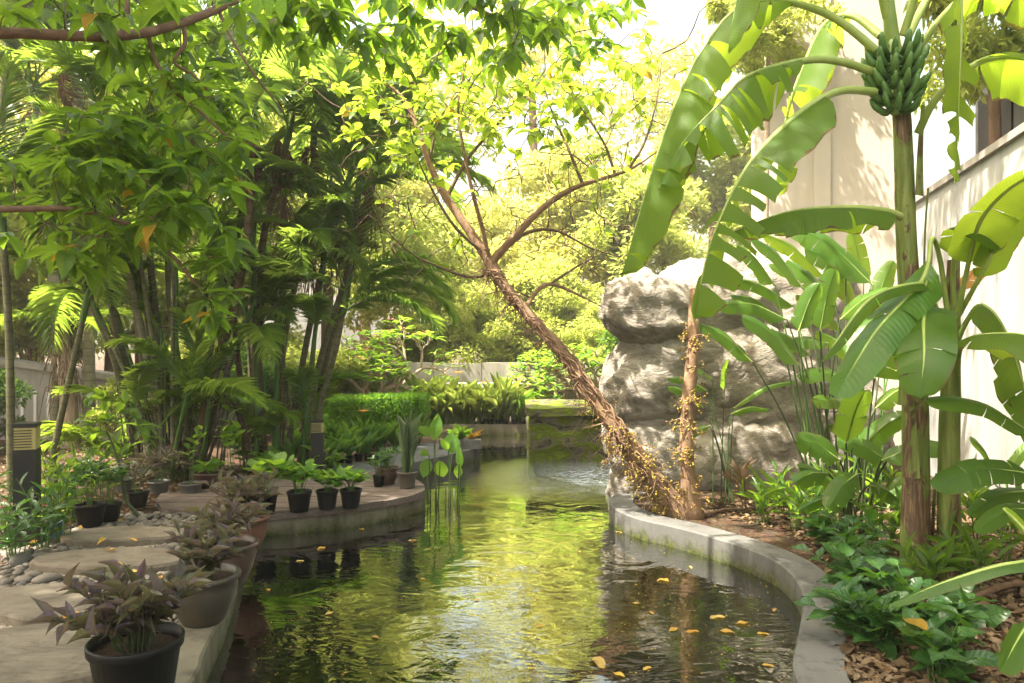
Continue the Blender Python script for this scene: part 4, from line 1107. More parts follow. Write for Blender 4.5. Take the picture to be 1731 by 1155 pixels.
# ================================================================== LEANING FIG TREE
Yf = G(1150, 866).y
ft = thing('leaning_tree', 'leaning fig tree with fruit clusters on its trunk, arching over the pond', 'tree', G(1150, 866))
trunk = PX([(1160, 880, Yf), (1128, 842, Yf), (1092, 795, Yf), (1045, 728, Yf), (1000, 668, Yf + .05), (950, 596, Yf + .1), (892, 532, Yf + .15), (850, 480, Yf + .2), (826, 440, Yf + .2)])
TP = spline(trunk, 40)
g = Geo(); tube(g, TP, [.115, .088, .078, .071, .065, .059, .053, .048, .047], 14, lump=.38); part('trunk', g, MAT['fig_bark'], ft, world=True)
limbs = [
    ([(826, 440, .2), (790, 385, .25), (755, 335, .3), (725, 275, .35), (700, 200, .4), (665, 150, .45), (600, 120, .5)], .046),
    ([(828, 445, .2), (815, 385, .1), (800, 330, .05), (783, 250, .0), (775, 170, -.05), (800, 60, -.1)], .022),
    ([(830, 445, .2), (870, 400, .15), (925, 345, .1), (985, 312, .05), (1062, 288, .0), (1120, 250, -.05)], .04),
    ([(850, 425, .2), (890, 394, .3), (940, 390, .35), (1000, 420, .4), (1060, 438, .5)], .02),
    ([(835, 462, .2), (790, 468, .1), (735, 448, .05), (690, 425, .0), (640, 375, -.1)], .016),
    ([(885, 528, .15), (905, 495, .3), (930, 480, .4), (970, 495, .45), (1020, 520, .5)], .028),
    ([(930, 480, .4), (985, 445, .5), (1045, 415, .55)], .014),
    ([(820, 430, .2), (770, 385, .1), (730, 320, .05), (700, 250, .0), (690, 180, -.05)], .016),
    ([(985, 312, .05), (960, 250, .1), (930, 180, .2), (905, 90, .3)], .014),
    ([(1040, 296, .0), (1020, 240, .05), (975, 170, .15), (945, 100, .2)], .013),
    ([(1060, 290, .0), (1090, 240, .0), (1110, 170, .05), (1120, 90, .1)], .014),
    ([(755, 335, .3), (790, 270, .35), (850, 200, .4), (920, 130, .45), (980, 50, .5)], .018),
    ([(725, 275, .35), (745, 200, .3), (790, 140, .3), (830, 60, .3)], .013),
    ([(700, 200, .4), (640, 190, .4), (570, 180, .45), (520, 140, .5)], .012)]
nodes = []
for pts, r in limbs:
    g = Geo(); LP = spline([A(x, y, Yf + d) for x, y, d in pts], 18); tube(g, LP, [r, r * .75, r * .45, r * .12], 8, lump=.12)
    part('limb', g, MAT['fig_bark' if r > .02 else 'twig'], ft, world=True); nodes += list(LP[3:])
tg = []
for k in range(190):
    b = nodes[R.randrange(len(nodes))]; t = b + np.array([R.gauss(0, .34), R.gauss(0, .45), R.gauss(.16, .3)])
    if t[2] > 2.3: tg.append(t)
for k in range(260):
    tg.append(np.array(A(R.uniform(600, 1100), R.triangular(-30, 340, 120), Yf + R.uniform(-.5, .9))))
g = Geo(); ends = grow(nodes, tg, g, .012, .003, jit=.1, step=.12)
bare = [np.array(A(R.uniform(640, 1090), R.uniform(120, 490), Yf + R.uniform(-.4, .7))) for k in range(240)]
grow(nodes + [e[0] for e in ends], bare, g, .012, .0035, jit=.14, step=.12); part('twigs', g, MAT['twig'], ft, world=True, kind='stuff')
ls = leafset('oval', 'fig_leaf', 4, 3, .2)
ly = leafset('oval', 'canopy_yellow', 4, 3, .2)
cnt = 0; gx = Geo(); rest = []
for (p, d) in ends:
    if p[2] < 3.1 and R.random() < .75: continue
    for j in range(R.choice([2, 3, 4, 5])):
        a = R.uniform(0, 6.28); o = np.array([math.cos(a), math.sin(a), R.uniform(-.5, .2)]) + d * .6; q = p - d * .03 * j
        if cnt < 300: put_leaf(ft, ly if R.random() < .07 else ls, q, o, UP + rv(.35), R.uniform(.09, .15), R.uniform(.055, .085), True); cnt += 1
        else: rest.append((q, o))
if rest:
    scatter(gx, leaf_tpl('oval', 4, 3, .2, .2, .02), [q for q, o in rest], [o for q, o in rest], np.tile(UP, (len(rest), 1)) + rng.normal(size=(len(rest), 3)) * .35, rng.uniform(.09, .15, len(rest)), rng.uniform(.055, .085, len(rest)))
    part('foliage', gx, MAT['fig_leaf'], ft, world=True, kind='stuff')
# aerial roots and fruiting twigs hanging off the trunk
sph = []
import bmesh as _bm2
bm = _bm2.new(); _bm2.ops.create_icosphere(bm, subdivisions=1, radius=1); SV = np.array([v.co[:] for v in bm.verts]); SF = np.array([[v.index for v in f.verts] for f in bm.faces]); bm.free()
def fig_cluster(parent, p, size, n, down=.7):
    gt, gf = Geo(), Geo(); p = np.array(list(p), float); F_ = []
    for k in range(max(3, n // 4)):
        d = unit(rv() + np.array([0, 0, -down])); e = p + d * size * R.uniform(.5, 1.1); m = (p + e) / 2 + rv(.02)
        pts = spline([p, m, e], 5); tube(gt, pts, [.004, .002], 4)
        for j in range(4): F_.append(pts[R.randrange(2, 5)] + rv(.012))
    F_ = np.array(F_); S = rng.uniform(.0075, .0115, len(F_))
    scatter(gf, (SV, SF, np.zeros_like(SV)), F_, np.tile([0, 1.0, 0], (len(F_), 1)), np.tile(UP, (len(F_), 1)), S, S)
    o = part('fruit_cluster', gf, MAT['fig'], parent, world=True, kind='stuff'); part('fruit_twigs', gt, MAT['fig_bark'], o, world=True)
g = Geo()
for k in range(240):
    i = int(39 - 34 * R.random() ** 1.5); p = TP[i] + np.array([R.uniform(-.06, .06), R.uniform(-.08, .04), -.03]); L = R.choice([.06, .1, .15, .22, .34]) * R.uniform(.6, 1.3)
    m = p + np.array([R.gauss(0, .07), R.gauss(-.02, .06), -L * .35]); e = m + np.array([R.gauss(0, .09), R.gauss(0, .06), -L * .5])
    tube(g, spline([p, m, e], 6), [.006, .003, .0015], 4)
for k in range(26):    # roots clinging along the trunk
    i = R.randrange(2, 26); L = R.randrange(6, 12); a = R.uniform(0, 6.28)
    seg = TP[i:i + L] + np.array([math.cos(a) * .06, -abs(math.sin(a)) * .085, math.sin(a) * .05]) + rng.normal(size=(len(TP[i:i + L]), 3)) * .012
    if len(seg) > 3: tube(g, spline(seg, 14), [.012, .008, .004], 5)
part('aerial_roots', g, MAT['fig_bark'], ft, world=True)
for k in range(48):
    i = int(R.triangular(1, 22, 8)); p = TP[i] + np.array([R.uniform(-.07, .07), R.uniform(-.12, -.02), R.uniform(-.1, .02)])
    fig_cluster(ft, p, R.uniform(.1, .26), R.randrange(12, 30), 1.0)
# second, upright stem
v0 = G(1172, 868); vs = thing('upright_tree_stem', 'straight cut-off fig stem covered with yellow fruit, right of the leaning trunk', 'tree', v0)
VP = spline([v0 + Vector((0, 0, -.05)), A(1162, 780, v0.y), A(1163, 690, v0.y), A(1170, 610, v0.y), A(1173, 545, v0.y + .05), A(1176, 490, v0.y + .1)], 24)
g = Geo(); tube(g, VP, [.1, .062, .058, .056, .052, .05], 12, lump=.12, cap=True); part('trunk', g, MAT['fig_bark'], vs, world=True)
for k in range(34):
    i = R.choice([2, 3, 4, 6, 7, 9, 10, 11, 12, 13, 14, 15, 16, 17, 18, 19]); a = R.uniform(0, 6.28); p = VP[i] + np.array([math.cos(a) * .06, -abs(math.sin(a)) * .06, 0])
    fig_cluster(vs, p, R.uniform(.08, .16), R.randrange(12, 24), .5)

# ================================================================== OVERHANGING TREE (upper left), trunk just outside the frame
ot = thing('overhanging_tree', 'broad-leaved tree reaching in from the left, its branches hanging over the path', 'tree', (-4.6, 2.6, -.03))
g = Geo(); OT = spline([(-4.6, 2.6, -.05), (-4.55, 2.65, 1.5), (-4.3, 2.8, 3.0), (-4.0, 3.0, 4.6), (-3.5, 3.3, 6.2)], 18); tube(g, OT, [.24, .2, .17, .12, .06], 14, lump=.1); part('trunk', g, MAT['bark'], ot, world=True)
nodes = list(OT[9:])
for pts, r in [([(OT[7], 0), (-120, 60, 3.0), (0, 55, 3.1), (110, 60, 3.2), (200, 62, 3.3), (290, 45, 3.45), (400, 0, 3.7), (520, -70, 4.0), (640, -130, 4.3)], .026),
               ([(OT[5], 0), (-100, 350, 3.0), (0, 355, 3.1), (90, 352, 3.2), (150, 358, 3.3), (230, 385, 3.4), (290, 430, 3.5), (330, 480, 3.55)], .02),
               ([(OT[13], 0), (100, -160, 3.6), (320, -120, 3.8), (540, -60, 4.1), (720, -20, 4.3), (860, 40, 4.5)], .03),
               ([(OT[15], 0), (300, -330, 4.3), (600, -230, 4.6), (800, -120, 4.8), (980, -60, 5.0)], .03),
               ([(250, 58, 3.4), (262, 100, 3.45), (290, 150, 3.5), (340, 190, 3.55), (390, 235, 3.6), (440, 250, 3.65)], .008),
               ([(370, 20, 3.65), (400, 80, 3.6), (440, 140, 3.6), (480, 190, 3.7)], .007),
               ([(310, 40, 3.5), (312, 75, 3.5), (295, 105, 3.5), (330, 130, 3.55), (360, 165, 3.6)], .009),
               ([(205, 60, 3.3), (215, 20, 3.3), (215, -60, 3.3)], .012)]:
    P_ = [Vector(p[0]) if len(p) == 2 else A(*p) for p in pts]
    LP = spline(P_, 26); g = Geo(); tube(g, LP, [r * 1.25, r, r * .8, r * .4], 9, lump=.1); part('branch', g, MAT['branch'], ot, world=True); nodes += list(LP[4:])
def in_poly(px, py, poly):
    c = False; j = len(poly) - 1
    for i in range(len(poly)):
        if ((poly[i][1] > py) != (poly[j][1] > py)) and (px < (poly[j][0] - poly[i][0]) * (py - poly[i][1]) / (poly[j][1] - poly[i][1]) + poly[i][0]): c = not c
        j = i
    return c
REG = [([(150, 60), (330, 40), (420, 60), (420, 200), (400, 330), (400, 420), (370, 400), (300, 370), (210, 330), (160, 250), (230, 150)], 3.3, 4.1, 92),
       ([(0, 270), (160, 240), (330, 330), (300, 400), (200, 420), (120, 460), (0, 430)], 3.0, 3.8, 58),
       ([(90, 190), (240, 200), (280, 320), (120, 320)], 3.2, 3.5, 22),
       ([(420, -40), (860, -60), (980, 20), (900, 80), (850, 120), (760, 110), (650, 120), (560, 90), (440, 70)], 3.9, 4.8, 110),
       ([(860, 20), (1080, -40), (1080, 60), (960, 110)], 4.6, 5.4, 22),
       ([(0, -60), (420, -80), (420, 20), (250, 30), (100, 40), (0, 30)], 2.9, 3.8, 26),
       ([(330, 400), (400, 420), (380, 560), (340, 540)], 3.5, 3.7, 9)]
tg = []
for poly, y0, y1, n in REG:
    xs = [p[0] for p in poly]; ys = [p[1] for p in poly]; k = 0
    while k < n:
        px, py = R.uniform(min(xs), max(xs)), R.uniform(min(ys), max(ys))
        if in_poly(px, py, poly): tg.append(A(px, py, R.uniform(y0, y1))); k += 1
vis = len(tg)
over = [Vector((R.uniform(-6.5, -1.2), R.uniform(.3, 7.0), R.uniform(4.4, 6.8))) for k in range(230)]   # the crown above the frame, which shades the left bank
over = [p for p in over if p.z > EYE + p.y * .475]
g = Geo(); ends = grow(nodes, tg + over, g, .012, .002, jit=.08, step=.2); part('twigs', g, MAT['twig'], ot, world=True, kind='stuff')
ls = leafset('oval', 'canopy', 6, 5, .2, (.06, .2, .36)); ly = leafset('oval', 'canopy_yellow', 6, 5, .22, (.1, .3))
L1, rest = [], []
for (p, d) in ends:
    nl = R.choice([5, 6, 7, 8]); a0 = R.uniform(0, 6.28)
    for j in range(nl):
        a = a0 + j * 6.283 / nl; o = np.array([math.cos(a), math.sin(a), R.uniform(-.75, .1)]) + d * .35
        L1.append((p + rv(.012), o, R.uniform(.08, .17)))
def size_px(l):
    p = l[0]; x = CX + p[0] / max(p[1], .1) * F; y = CY - (p[2] - EYE) / max(p[1], .1) * F
    return l[2] / p[1] if -30 < x < 1760 and -30 < y < 1180 else 0
L1.sort(key=size_px, reverse=True)
for k, (p, o, L) in enumerate(L1):
    if k < 290: put_leaf(ot, ly if R.random() < .03 else ls, p, o, UP + rv(.25), L, L * R.uniform(.34, .46), True)
    else: rest.append((p, o, L))
for tier, dr in enumerate((.1, .25, .45)):
    rr = rest[tier::3]; g = Geo()
    scatter(g, leaf_tpl('oval', 5, 3, .2, dr * .8, .02, tier), [a[0] for a in rr], [a[1] for a in rr], np.tile(UP, (len(rr), 1)) + rng.normal(size=(len(rr), 3)) * .25, [a[2] for a in rr], [a[2] * .39 for a in rr])
    if tier == 0: g0 = g
    else: g0.v += g.v; g0.a += g.a; g0.q += [q + g0.n for q in g.q]; g0.n += g.n
part('foliage', g0, MAT['canopy'], ot, world=True, kind='stuff')
for (cx, cy, cz, s) in [(-4.4, 1.6, 7.2, 1.35), (-5.6, 4.6, 6.8, 1.4), (-2.2, .6, 7.0, 1.15), (-6.4, 1.0, 6.4, 1.3), (-.9, 2.6, 7.9, 1.0)]:  # unseen crown masses added above the frame to shade the ground below
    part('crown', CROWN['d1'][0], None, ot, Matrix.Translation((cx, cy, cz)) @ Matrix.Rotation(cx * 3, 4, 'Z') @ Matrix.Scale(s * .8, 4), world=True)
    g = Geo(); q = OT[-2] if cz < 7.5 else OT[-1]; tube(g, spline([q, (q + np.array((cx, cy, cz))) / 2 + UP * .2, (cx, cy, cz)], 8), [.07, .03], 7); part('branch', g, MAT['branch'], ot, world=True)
# big pale leaves at the very top
lg = leafset('oval', 'light', 6, 5, .1, (.1, .3))
for px, py in [(437, -10), (452, -8), (478, 0), (650, 0), (662, 4), (530, -20), (760, -10), (775, -12), (795, -14), (870, -30)]:
    put_leaf(ot, lg, A(px, py - 10, 2.6), (R.uniform(-.3, .3), R.uniform(-.2, .2), -1), (R.uniform(-.3, .3), -1, .1), R.uniform(.07, .1), .045, True)

# ================================================================== PALM CLUMPS
def palm_clump(label, stems, mats, base, group='areca palm clumps'):
    t = thing('areca_palm', label, 'palm', base, group=group)
    for i, (pts, r, nf, s, mt, dry) in enumerate(stems):
        P = palm_stem(t, [A(*p) for p in pts], r * .76, mats[i % len(mats)]); palm_head(t, P, nf, s, mt, dry=dry)
    return t
Y1 = 8.0
t = palm_clump('dense areca palm clump with pale ringed stems, left of the path pots', [
    ([(238, 800, Y1), (214, 690, Y1), (192, 600, Y1 - .1), (150, 500, Y1 - .2)], .062, 3, .8, 'palm', 0),
    ([(262, 800, Y1 + .2), (235, 690, Y1 + .2), (205, 590, Y1), (182, 480, Y1), (165, 390, Y1)], .06, 3, .9, 'palm', 0),
    ([(282, 805, Y1 + .1), (262, 680, Y1), (235, 540, Y1), (205, 400, Y1 - .1), (190, 300, Y1 - .1)], .055, 4, 1.0, 'palm', 1),
    ([(300, 805, Y1 + .3), (285, 680, Y1 + .3), (262, 520, Y1 + .2), (250, 390, Y1 + .2), (240, 250, Y1)], .055, 4, 1.0, 'palm', 0),
    ([(318, 800, Y1 + .2), (312, 680, Y1 + .2), (290, 540, Y1 + .2), (285, 420, Y1 + .1), (300, 300, Y1)], .05, 4, 1.0, 'palm', 0),
    ([(330, 805, Y1), (345, 700, Y1), (372, 600, Y1), (400, 500, Y1 + .1), (420, 380, Y1 + .2), (428, 240, Y1 + .2)], .068, 5, 1.05, 'palm', 2),
    ([(290, 800, Y1 - .3), (300, 740, Y1 - .4), (310, 700, Y1 - .5)], .03, 4, .75, 'palm', 0),
    ([(270, 805, Y1 - .2), (255, 760, Y1 - .3), (240, 725, Y1 - .4)], .03, 3, .7, 'palm', 0),
    ([(330, 805, Y1 - .1), (345, 755, Y1 - .2), (350, 715, Y1 - .3)], .03, 3, .7, 'palm', 0)],
    ['palm_stem', 'palm_stem', 'palm_stem_pale', 'palm_stem', 'palm_stem', 'palm_stem_brown', 'green_stem', 'green_stem', 'green_stem'], G(300, 805))
g = Geo(); c0_ = np.array(G(300, 800))
for k in range(70):
    a = R.uniform(0, 6.28); b = c0_ + np.array([math.cos(a) * R.uniform(.05, .55), math.sin(a) * R.uniform(.05, .4), -.03]); o = np.array([math.cos(a), math.sin(a), 0]) * R.uniform(.05, .4)
    tube(g, spline([b, b + o * .4 + UP * .45, b + o + UP * R.uniform(.7, 1.3)], 6), [.012, .009, .004], 5)
part('shoots', g, MAT['palm_stem'], t, world=True)
for k in range(14):
    bx = R.uniform(245, 345); lx = (bx - 300) * R.uniform(.5, 2.2) + R.uniform(-20, 20); ty = R.uniform(380, 620); Yk = Y1 + R.uniform(-.3, .5)
    P = palm_stem(t, [A(bx, 803, Yk), A(bx + lx * .35, 803 - (803 - ty) * .5, Yk), A(bx + lx, ty, Yk)], R.uniform(.022, .036), R.choice(['palm_stem', 'palm_stem', 'green_stem']))
    palm_head(t, P, 1, R.uniform(.7, .9), 'palm', tilt=(.9, 1.2))
for k in range(10): frond(t, c0_ + np.array([R.uniform(-.5, .5), R.uniform(-.5, .1), R.uniform(.3, .9)]), R.uniform(0, 6.28), R.uniform(.3, 1.0), R.uniform(.5, .75), 'palm')
for k in range(5): frond(t, c0_ + np.array([R.uniform(-.9, -.5), R.uniform(-.2, .3), R.uniform(.1, .35)]), R.uniform(2.4, 4.4), R.uniform(.2, .7), R.uniform(.45, .6), 'palm_sun')
Y3 = 8.6
t = palm_clump('slender areca palm clump leaning over the deck, with arching dark fronds', [
    ([(452, 800, Y3), (440, 690, Y3), (432, 560, Y3), (440, 430, Y3), (470, 300, Y3), (480, 260, Y3)], .055, 5, 1.1, 'palm', 2),
    ([(478, 800, Y3), (500, 680, Y3), (520, 570, Y3), (548, 440, Y3), (578, 340, Y3)], .05, 5, 1.05, 'palm', 1),
    ([(505, 795, Y3 + .1), (525, 680, Y3), (552, 570, Y3 - .1), (590, 450, Y3 - .2), (604, 340, Y3 - .2)], .05, 6, 1.05, 'palm', 1),
    ([(470, 795, Y3 + .3), (472, 660, Y3 + .3), (490, 520, Y3 + .3), (520, 400, Y3 + .3), (530, 250, Y3 + .3)], .05, 5, 1.1, 'palm', 2),
    ([(440, 795, Y3 + .2), (415, 690, Y3 + .1), (400, 590, Y3), (395, 480, Y3), (405, 380, Y3)], .05, 5, 1.0, 'palm', 0),
    ([(520, 795, Y3 - .1), (540, 690, Y3 - .2), (565, 600, Y3 - .3), (580, 530, Y3 - .35)], .048, 4, .95, 'palm', 0),
    ([(425, 795, Y3 - .1), (410, 720, Y3 - .1), (385, 640, Y3 - .2), (370, 560, Y3 - .2)], .05, 3, .85, 'palm', 0),
    ([(490, 795, Y3 + .4), (488, 690, Y3 + .5), (470, 560, Y3 + .5), (455, 470, Y3 + .5)], .05, 4, .95, 'palm', 0)],
    ['palm_stem_brown', 'palm_stem', 'palm_stem', 'palm_stem', 'palm_stem_brown', 'palm_stem', 'palm_stem_brown', 'palm_stem'], G(470, 798))
c1_ = np.array(G(470, 795))
for k in range(8): frond(t, c1_ + np.array([R.uniform(-.5, .4), R.uniform(-.1, .4), R.uniform(.3, .8)]), R.uniform(0, 6.28), R.uniform(.4, 1.1), R.uniform(.45, .7), 'palm')
for k in range(11):     # thin inner stems
    bx = R.uniform(425, 525); lx = (bx - 470) * R.uniform(.3, 1.3) + R.uniform(-30, 40); ty = R.uniform(330, 560); Yk = Y3 + R.uniform(-.2, .5)
    P = palm_stem(t, [A(bx, 797, Yk), A(bx + lx * .4, 797 - (797 - ty) * .5, Yk), A(bx + lx, ty, Yk)], R.uniform(.022, .036), R.choice(['palm_stem', 'palm_stem', 'green_stem']))
    palm_head(t, P, 1, R.uniform(.7, .9), 'palm', tilt=(.9, 1.2))
for (px, py, az, ti, s, ix) in [(578, 528, -.15, .55, 1.0, 3), (572, 540, -.5, .35, .95, 2), (585, 520, .3, .75, .95, 3), (604, 335, -.1, .5, 1.1, 2), (600, 330, .5, .7, 1.1, 1), (606, 330, -.6, .25, 1.0, 2), (578, 335, 3.3, .5, 1.0, 2), (520, 400, 2.8, .4, .95, 3)]:
    frond(t, A(px, py, 8.25), az, ti, s, 'palm', ix)
for k in range(12):
    frond(t, A(R.uniform(400, 560), R.uniform(430, 600), 8.2 + R.uniform(-.1, .5)), R.uniform(-2.6, -.3), R.uniform(.2, .8), R.uniform(.6, .85), 'palm')
# brown hanging flower stalks
for px, py in [(470, 235), (520, 420), (480, 330), (575, 400), (620, 330)]:
    g = Geo(); c = np.array(A(px, py, Y3 - .2))
    for k in range(45):
        e = c + np.array([R.gauss(0, .09), R.gauss(0, .08), -R.uniform(.3, .75)]); tube(g, spline([c, (c + e) / 2 + rv(.03), e], 5), [.006, .003], 4)
    part('fruit_stalk', g, MAT['dry'], t, world=True)
# taller palms behind
def tall_palm(label, pts, r, nf, s, mt, stem='palm_stem_pale', dry=2):
    b = A(*pts[0]); t = thing('tall_palm', label, 'palm', (b.x, b.y, -.03), group='tall palms behind the clumps')
    P = palm_stem(t, [Vector((b.x, b.y, -.06))] + [A(*p) for p in pts], r, stem, 22); palm_head(t, P, nf, s, mt, dry=dry); return t
tall_palm('tall pale-stemmed palm at upper left, under the thick branch', [(150, 600, 10.5), (142, 330, 10.5), (128, 110, 10.5)], .085, 11, 1.45, 'palm')
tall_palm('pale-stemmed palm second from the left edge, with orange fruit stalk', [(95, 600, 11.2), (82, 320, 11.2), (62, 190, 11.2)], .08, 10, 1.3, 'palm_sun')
tall_palm('tall palm rising behind the dense areca clump', [(250, 500, 12.4), (245, 250, 12.4), (225, 60, 12.4)], .075, 11, 1.4, 'palm')
tall_palm('tall palm at far left with its head cut by the picture edge', [(18, 700, 7.2), (15, 560, 7.2), (5, 400, 7.2)], .04, 9, 1.05, 'palm', 'palm_stem', 0)
tall_palm('thin-stemmed palm behind the tall bollard light', [(92, 760, 7.6), (118, 640, 7.6), (140, 540, 7.6)], .035, 8, .9, 'palm', 'palm_stem', 0)
tall_palm('palm with a drooping dark head above the slender clump', [(425, 600, 10.3), (415, 350, 10.3), (405, 190, 10.3)], .055, 11, 1.25, 'palm', 'palm_stem_brown')
tall_palm('palm head showing above the fig tree fork, against the sky', [(545, 640, 9.0), (610, 400, 9.0), (640, 265, 9.0)], .045, 10, 1.1, 'palm', 'palm_stem', 1)
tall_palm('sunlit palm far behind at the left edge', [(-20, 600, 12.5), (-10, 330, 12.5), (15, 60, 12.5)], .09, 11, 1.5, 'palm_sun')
# old shaggy palm
sh = thing('shaggy_palm', 'old palm trunk with a skirt of dead leaves before the slotted wall', 'palm', G(118, 752))
Ys = G(118, 752).y
g = Geo(); SPt = spline([G(118, 752) + Vector((0, 0, -.05)), A(117, 690, Ys), A(112, 620, Ys), A(104, 560, Ys)], 16); tube(g, SPt, [.13, .12, .11, .09], 12, lump=.15); part('stem', g, MAT['terra_bark'] if 'terra_bark' in MAT else MAT['pale_bark'], sh, world=True)
g = Geo()
for k in range(160):
    p = SPt[R.randrange(7, 16)] + rv(.04); a = R.uniform(0, 6.28); o = np.array([math.cos(a), math.sin(a), 0]) * R.uniform(.1, .32)
    tube(g, spline([p, p + o * .6 + UP * R.uniform(-.05, .12), p + o - UP * R.uniform(.15, .5)], 5), [.01, .006, .003], 4)
part('dead_leaf_skirt', g, MAT['dry'], sh, world=True)
for k in range(9): frond(sh, SPt[-1], k * 2.4, R.uniform(.3, 1.2), R.uniform(.6, .85), 'palm_sun')

# ================================================================== BACKGROUND TREES
def bt(key, px, Y, pyc, s, label, **kw):
    x = (px - CX) / F * Y; return bg_tree(key, x, Y, EYE - (pyc - CY) / F * Y, s, label, **kw)
bt('y1', 955, 20, 395, 1.05, 'yellow-green tree seen through the fork of the leaning tree', bark='pale_bark')
bt('y2', 700, 18, 470, .95, 'light green tree behind the pink frangipani')
bt('g1', 1075, 18.5, 420, .95, 'green tree directly above the rock outcrop')
bt('y1', 830, 25, 455, 1.0, 'pale distant tree low behind the leaning trunk')
bt('g1', 1200, 22, 330, 1.2, 'leafy tree between the rock outcrop and the cream building')
bt('y2', 560, 16.5, 400, 1.1, 'yellow-green tree glimpsed between the slender palm stems')
bt('y1', 620, 22, 330, 1.2, 'high yellow tree behind the drooping palm head')
bt('g1', 380, 14.5, 560, .75, 'small light leafy tree behind the palm clumps')
bt('y1', 250, 15, 330, 1.2, 'sunlit yellow tree behind the dense palm clump')
bt('y2', 180, 13.6, 500, .9, 'light tree low behind the dense palm clump')
bt('y1', 60, 14.5, 330, 1.2, 'sunlit tree above the slotted wall')
bt('y2', -120, 13.5, 400, 1.2, 'yellow-green tree at the far left edge')
bt('g1', -250, 10.5, 350, 1.1, 'broad tree just beyond the left edge of the picture')
bt('y2', 480, 17, 250, 1.1, 'tall light green tree behind the palm heads')
bt('sp', 905, 26, 120, 1.3, 'very tall pale tree whose thin crown fills the upper centre')
bt('sp', 730, 27, 170, 1.3, 'tall pale thin-crowned tree left of the fork of the leaning tree')
bt('sp', 1120, 25, 190, 1.05, 'tall pale thin-crowned tree left of the banana leaves')
bt('y2', 1330, 26, 380, 1.2, 'far green tree beside the cream building')
bt('y2', 800, 16.4, 560, .62, 'small light tree with twin pale trunks before the far wall', bark='pale_bark')
bt('g1', 920, 17.5, 545, .7, 'rounded light green tree behind the far wall')
bt('y2', 1010, 16.8, 560, .6, 'low bushy tree left of the rock outcrop')
pt = bg_tree('s1', A(1700, 150, 6.9).x, 6.9, 0, 0.01, 'leafy tree growing above the boundary wall at the upper right') if False else None
tr_ = thing('tree', 'yellow-green leafy tree standing behind the boundary wall at upper right', 'tree', (4.62, 7.1, -.03), group='trees beyond the pond')
part('crown', CROWN['s1'][0], None, tr_, Matrix.Translation((0, 0, 4.3)) @ Matrix.Diagonal((.6, .4, .9, 1)))
g = Geo(); tube(g, spline([(0, 0, 0), (.05, 0, 2), (0, 0, 4.2)], 8), [.07, .05], 8); part('trunk', g, MAT['bark'], tr_)
tr_ = thing('tree', 'slim leafy tree behind the banana leaves, added to cast shadows on the cream building', 'tree', (3.15, 9.35, -.03), group='trees beyond the pond')  # added tree, its crown throws dapples on the cream wall
part('crown', CROWN['s1'][0], None, tr_, Matrix.Translation((0.1, 0, 5.3)) @ Matrix.Diagonal((.62, .5, .75, 1)))
g = Geo(); tube(g, spline([(0, 0, 0), (.05, 0, 2.5), (0.1, 0, 5.2)], 8), [.04, .03], 8); part('trunk', g, MAT['pale_bark'], tr_)
tr_ = thing('tree', 'tall sparse tree behind the boundary wall, its unseen crown added to shade the wall', 'tree', (6.1, 5.4, -.03), group='trees beyond the pond')  # added tree, crown out of view, breaks up the sun on the boundary wall
for dx, dy, dz, s_ in [(-3.4, .8, 7.6, .85), (-2.0, -.8, 7.3, .75), (-1.6, 1.8, 7.9, .8)]:
    part('crown', CROWN['sp'][0], None, tr_, Matrix.Translation((dx, dy, dz)) @ Matrix.Rotation(dx, 4, 'Z') @ Matrix.Scale(s_, 4))
g = Geo(); tube(g, spline([(0, 0, 0), (-.1, 0, 3), (-.6, .2, 5.5), (-1.6, .5, 7.2), (-3.2, .7, 7.7)], 14), [.18, .14, .1, .04], 9); tube(g, spline([(-.6, .2, 5.5), (-1.4, -.4, 6.8), (-2, -.8, 7.4)], 8), [.07, .03], 7); tube(g, spline([(-.6, .2, 5.5), (-1.2, 1.0, 7), (-1.6, 1.8, 7.9)], 8), [.07, .03], 7); part('trunk', g, MAT['bark'], tr_)
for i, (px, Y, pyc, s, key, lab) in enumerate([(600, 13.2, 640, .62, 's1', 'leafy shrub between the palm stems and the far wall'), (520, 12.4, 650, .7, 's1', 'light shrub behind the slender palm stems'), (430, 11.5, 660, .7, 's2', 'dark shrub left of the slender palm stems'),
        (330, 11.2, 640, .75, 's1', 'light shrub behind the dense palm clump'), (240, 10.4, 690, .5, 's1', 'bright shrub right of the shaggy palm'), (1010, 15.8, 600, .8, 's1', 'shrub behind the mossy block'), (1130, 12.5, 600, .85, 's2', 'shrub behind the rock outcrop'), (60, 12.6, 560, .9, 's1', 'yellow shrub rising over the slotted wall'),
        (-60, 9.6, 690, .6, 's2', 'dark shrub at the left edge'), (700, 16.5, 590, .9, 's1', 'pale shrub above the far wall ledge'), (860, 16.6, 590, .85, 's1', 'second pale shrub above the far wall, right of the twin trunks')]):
    bt(key, px, Y, pyc, s, lab, group='garden shrubs', name='shrub', cat='shrub', trunk=False)

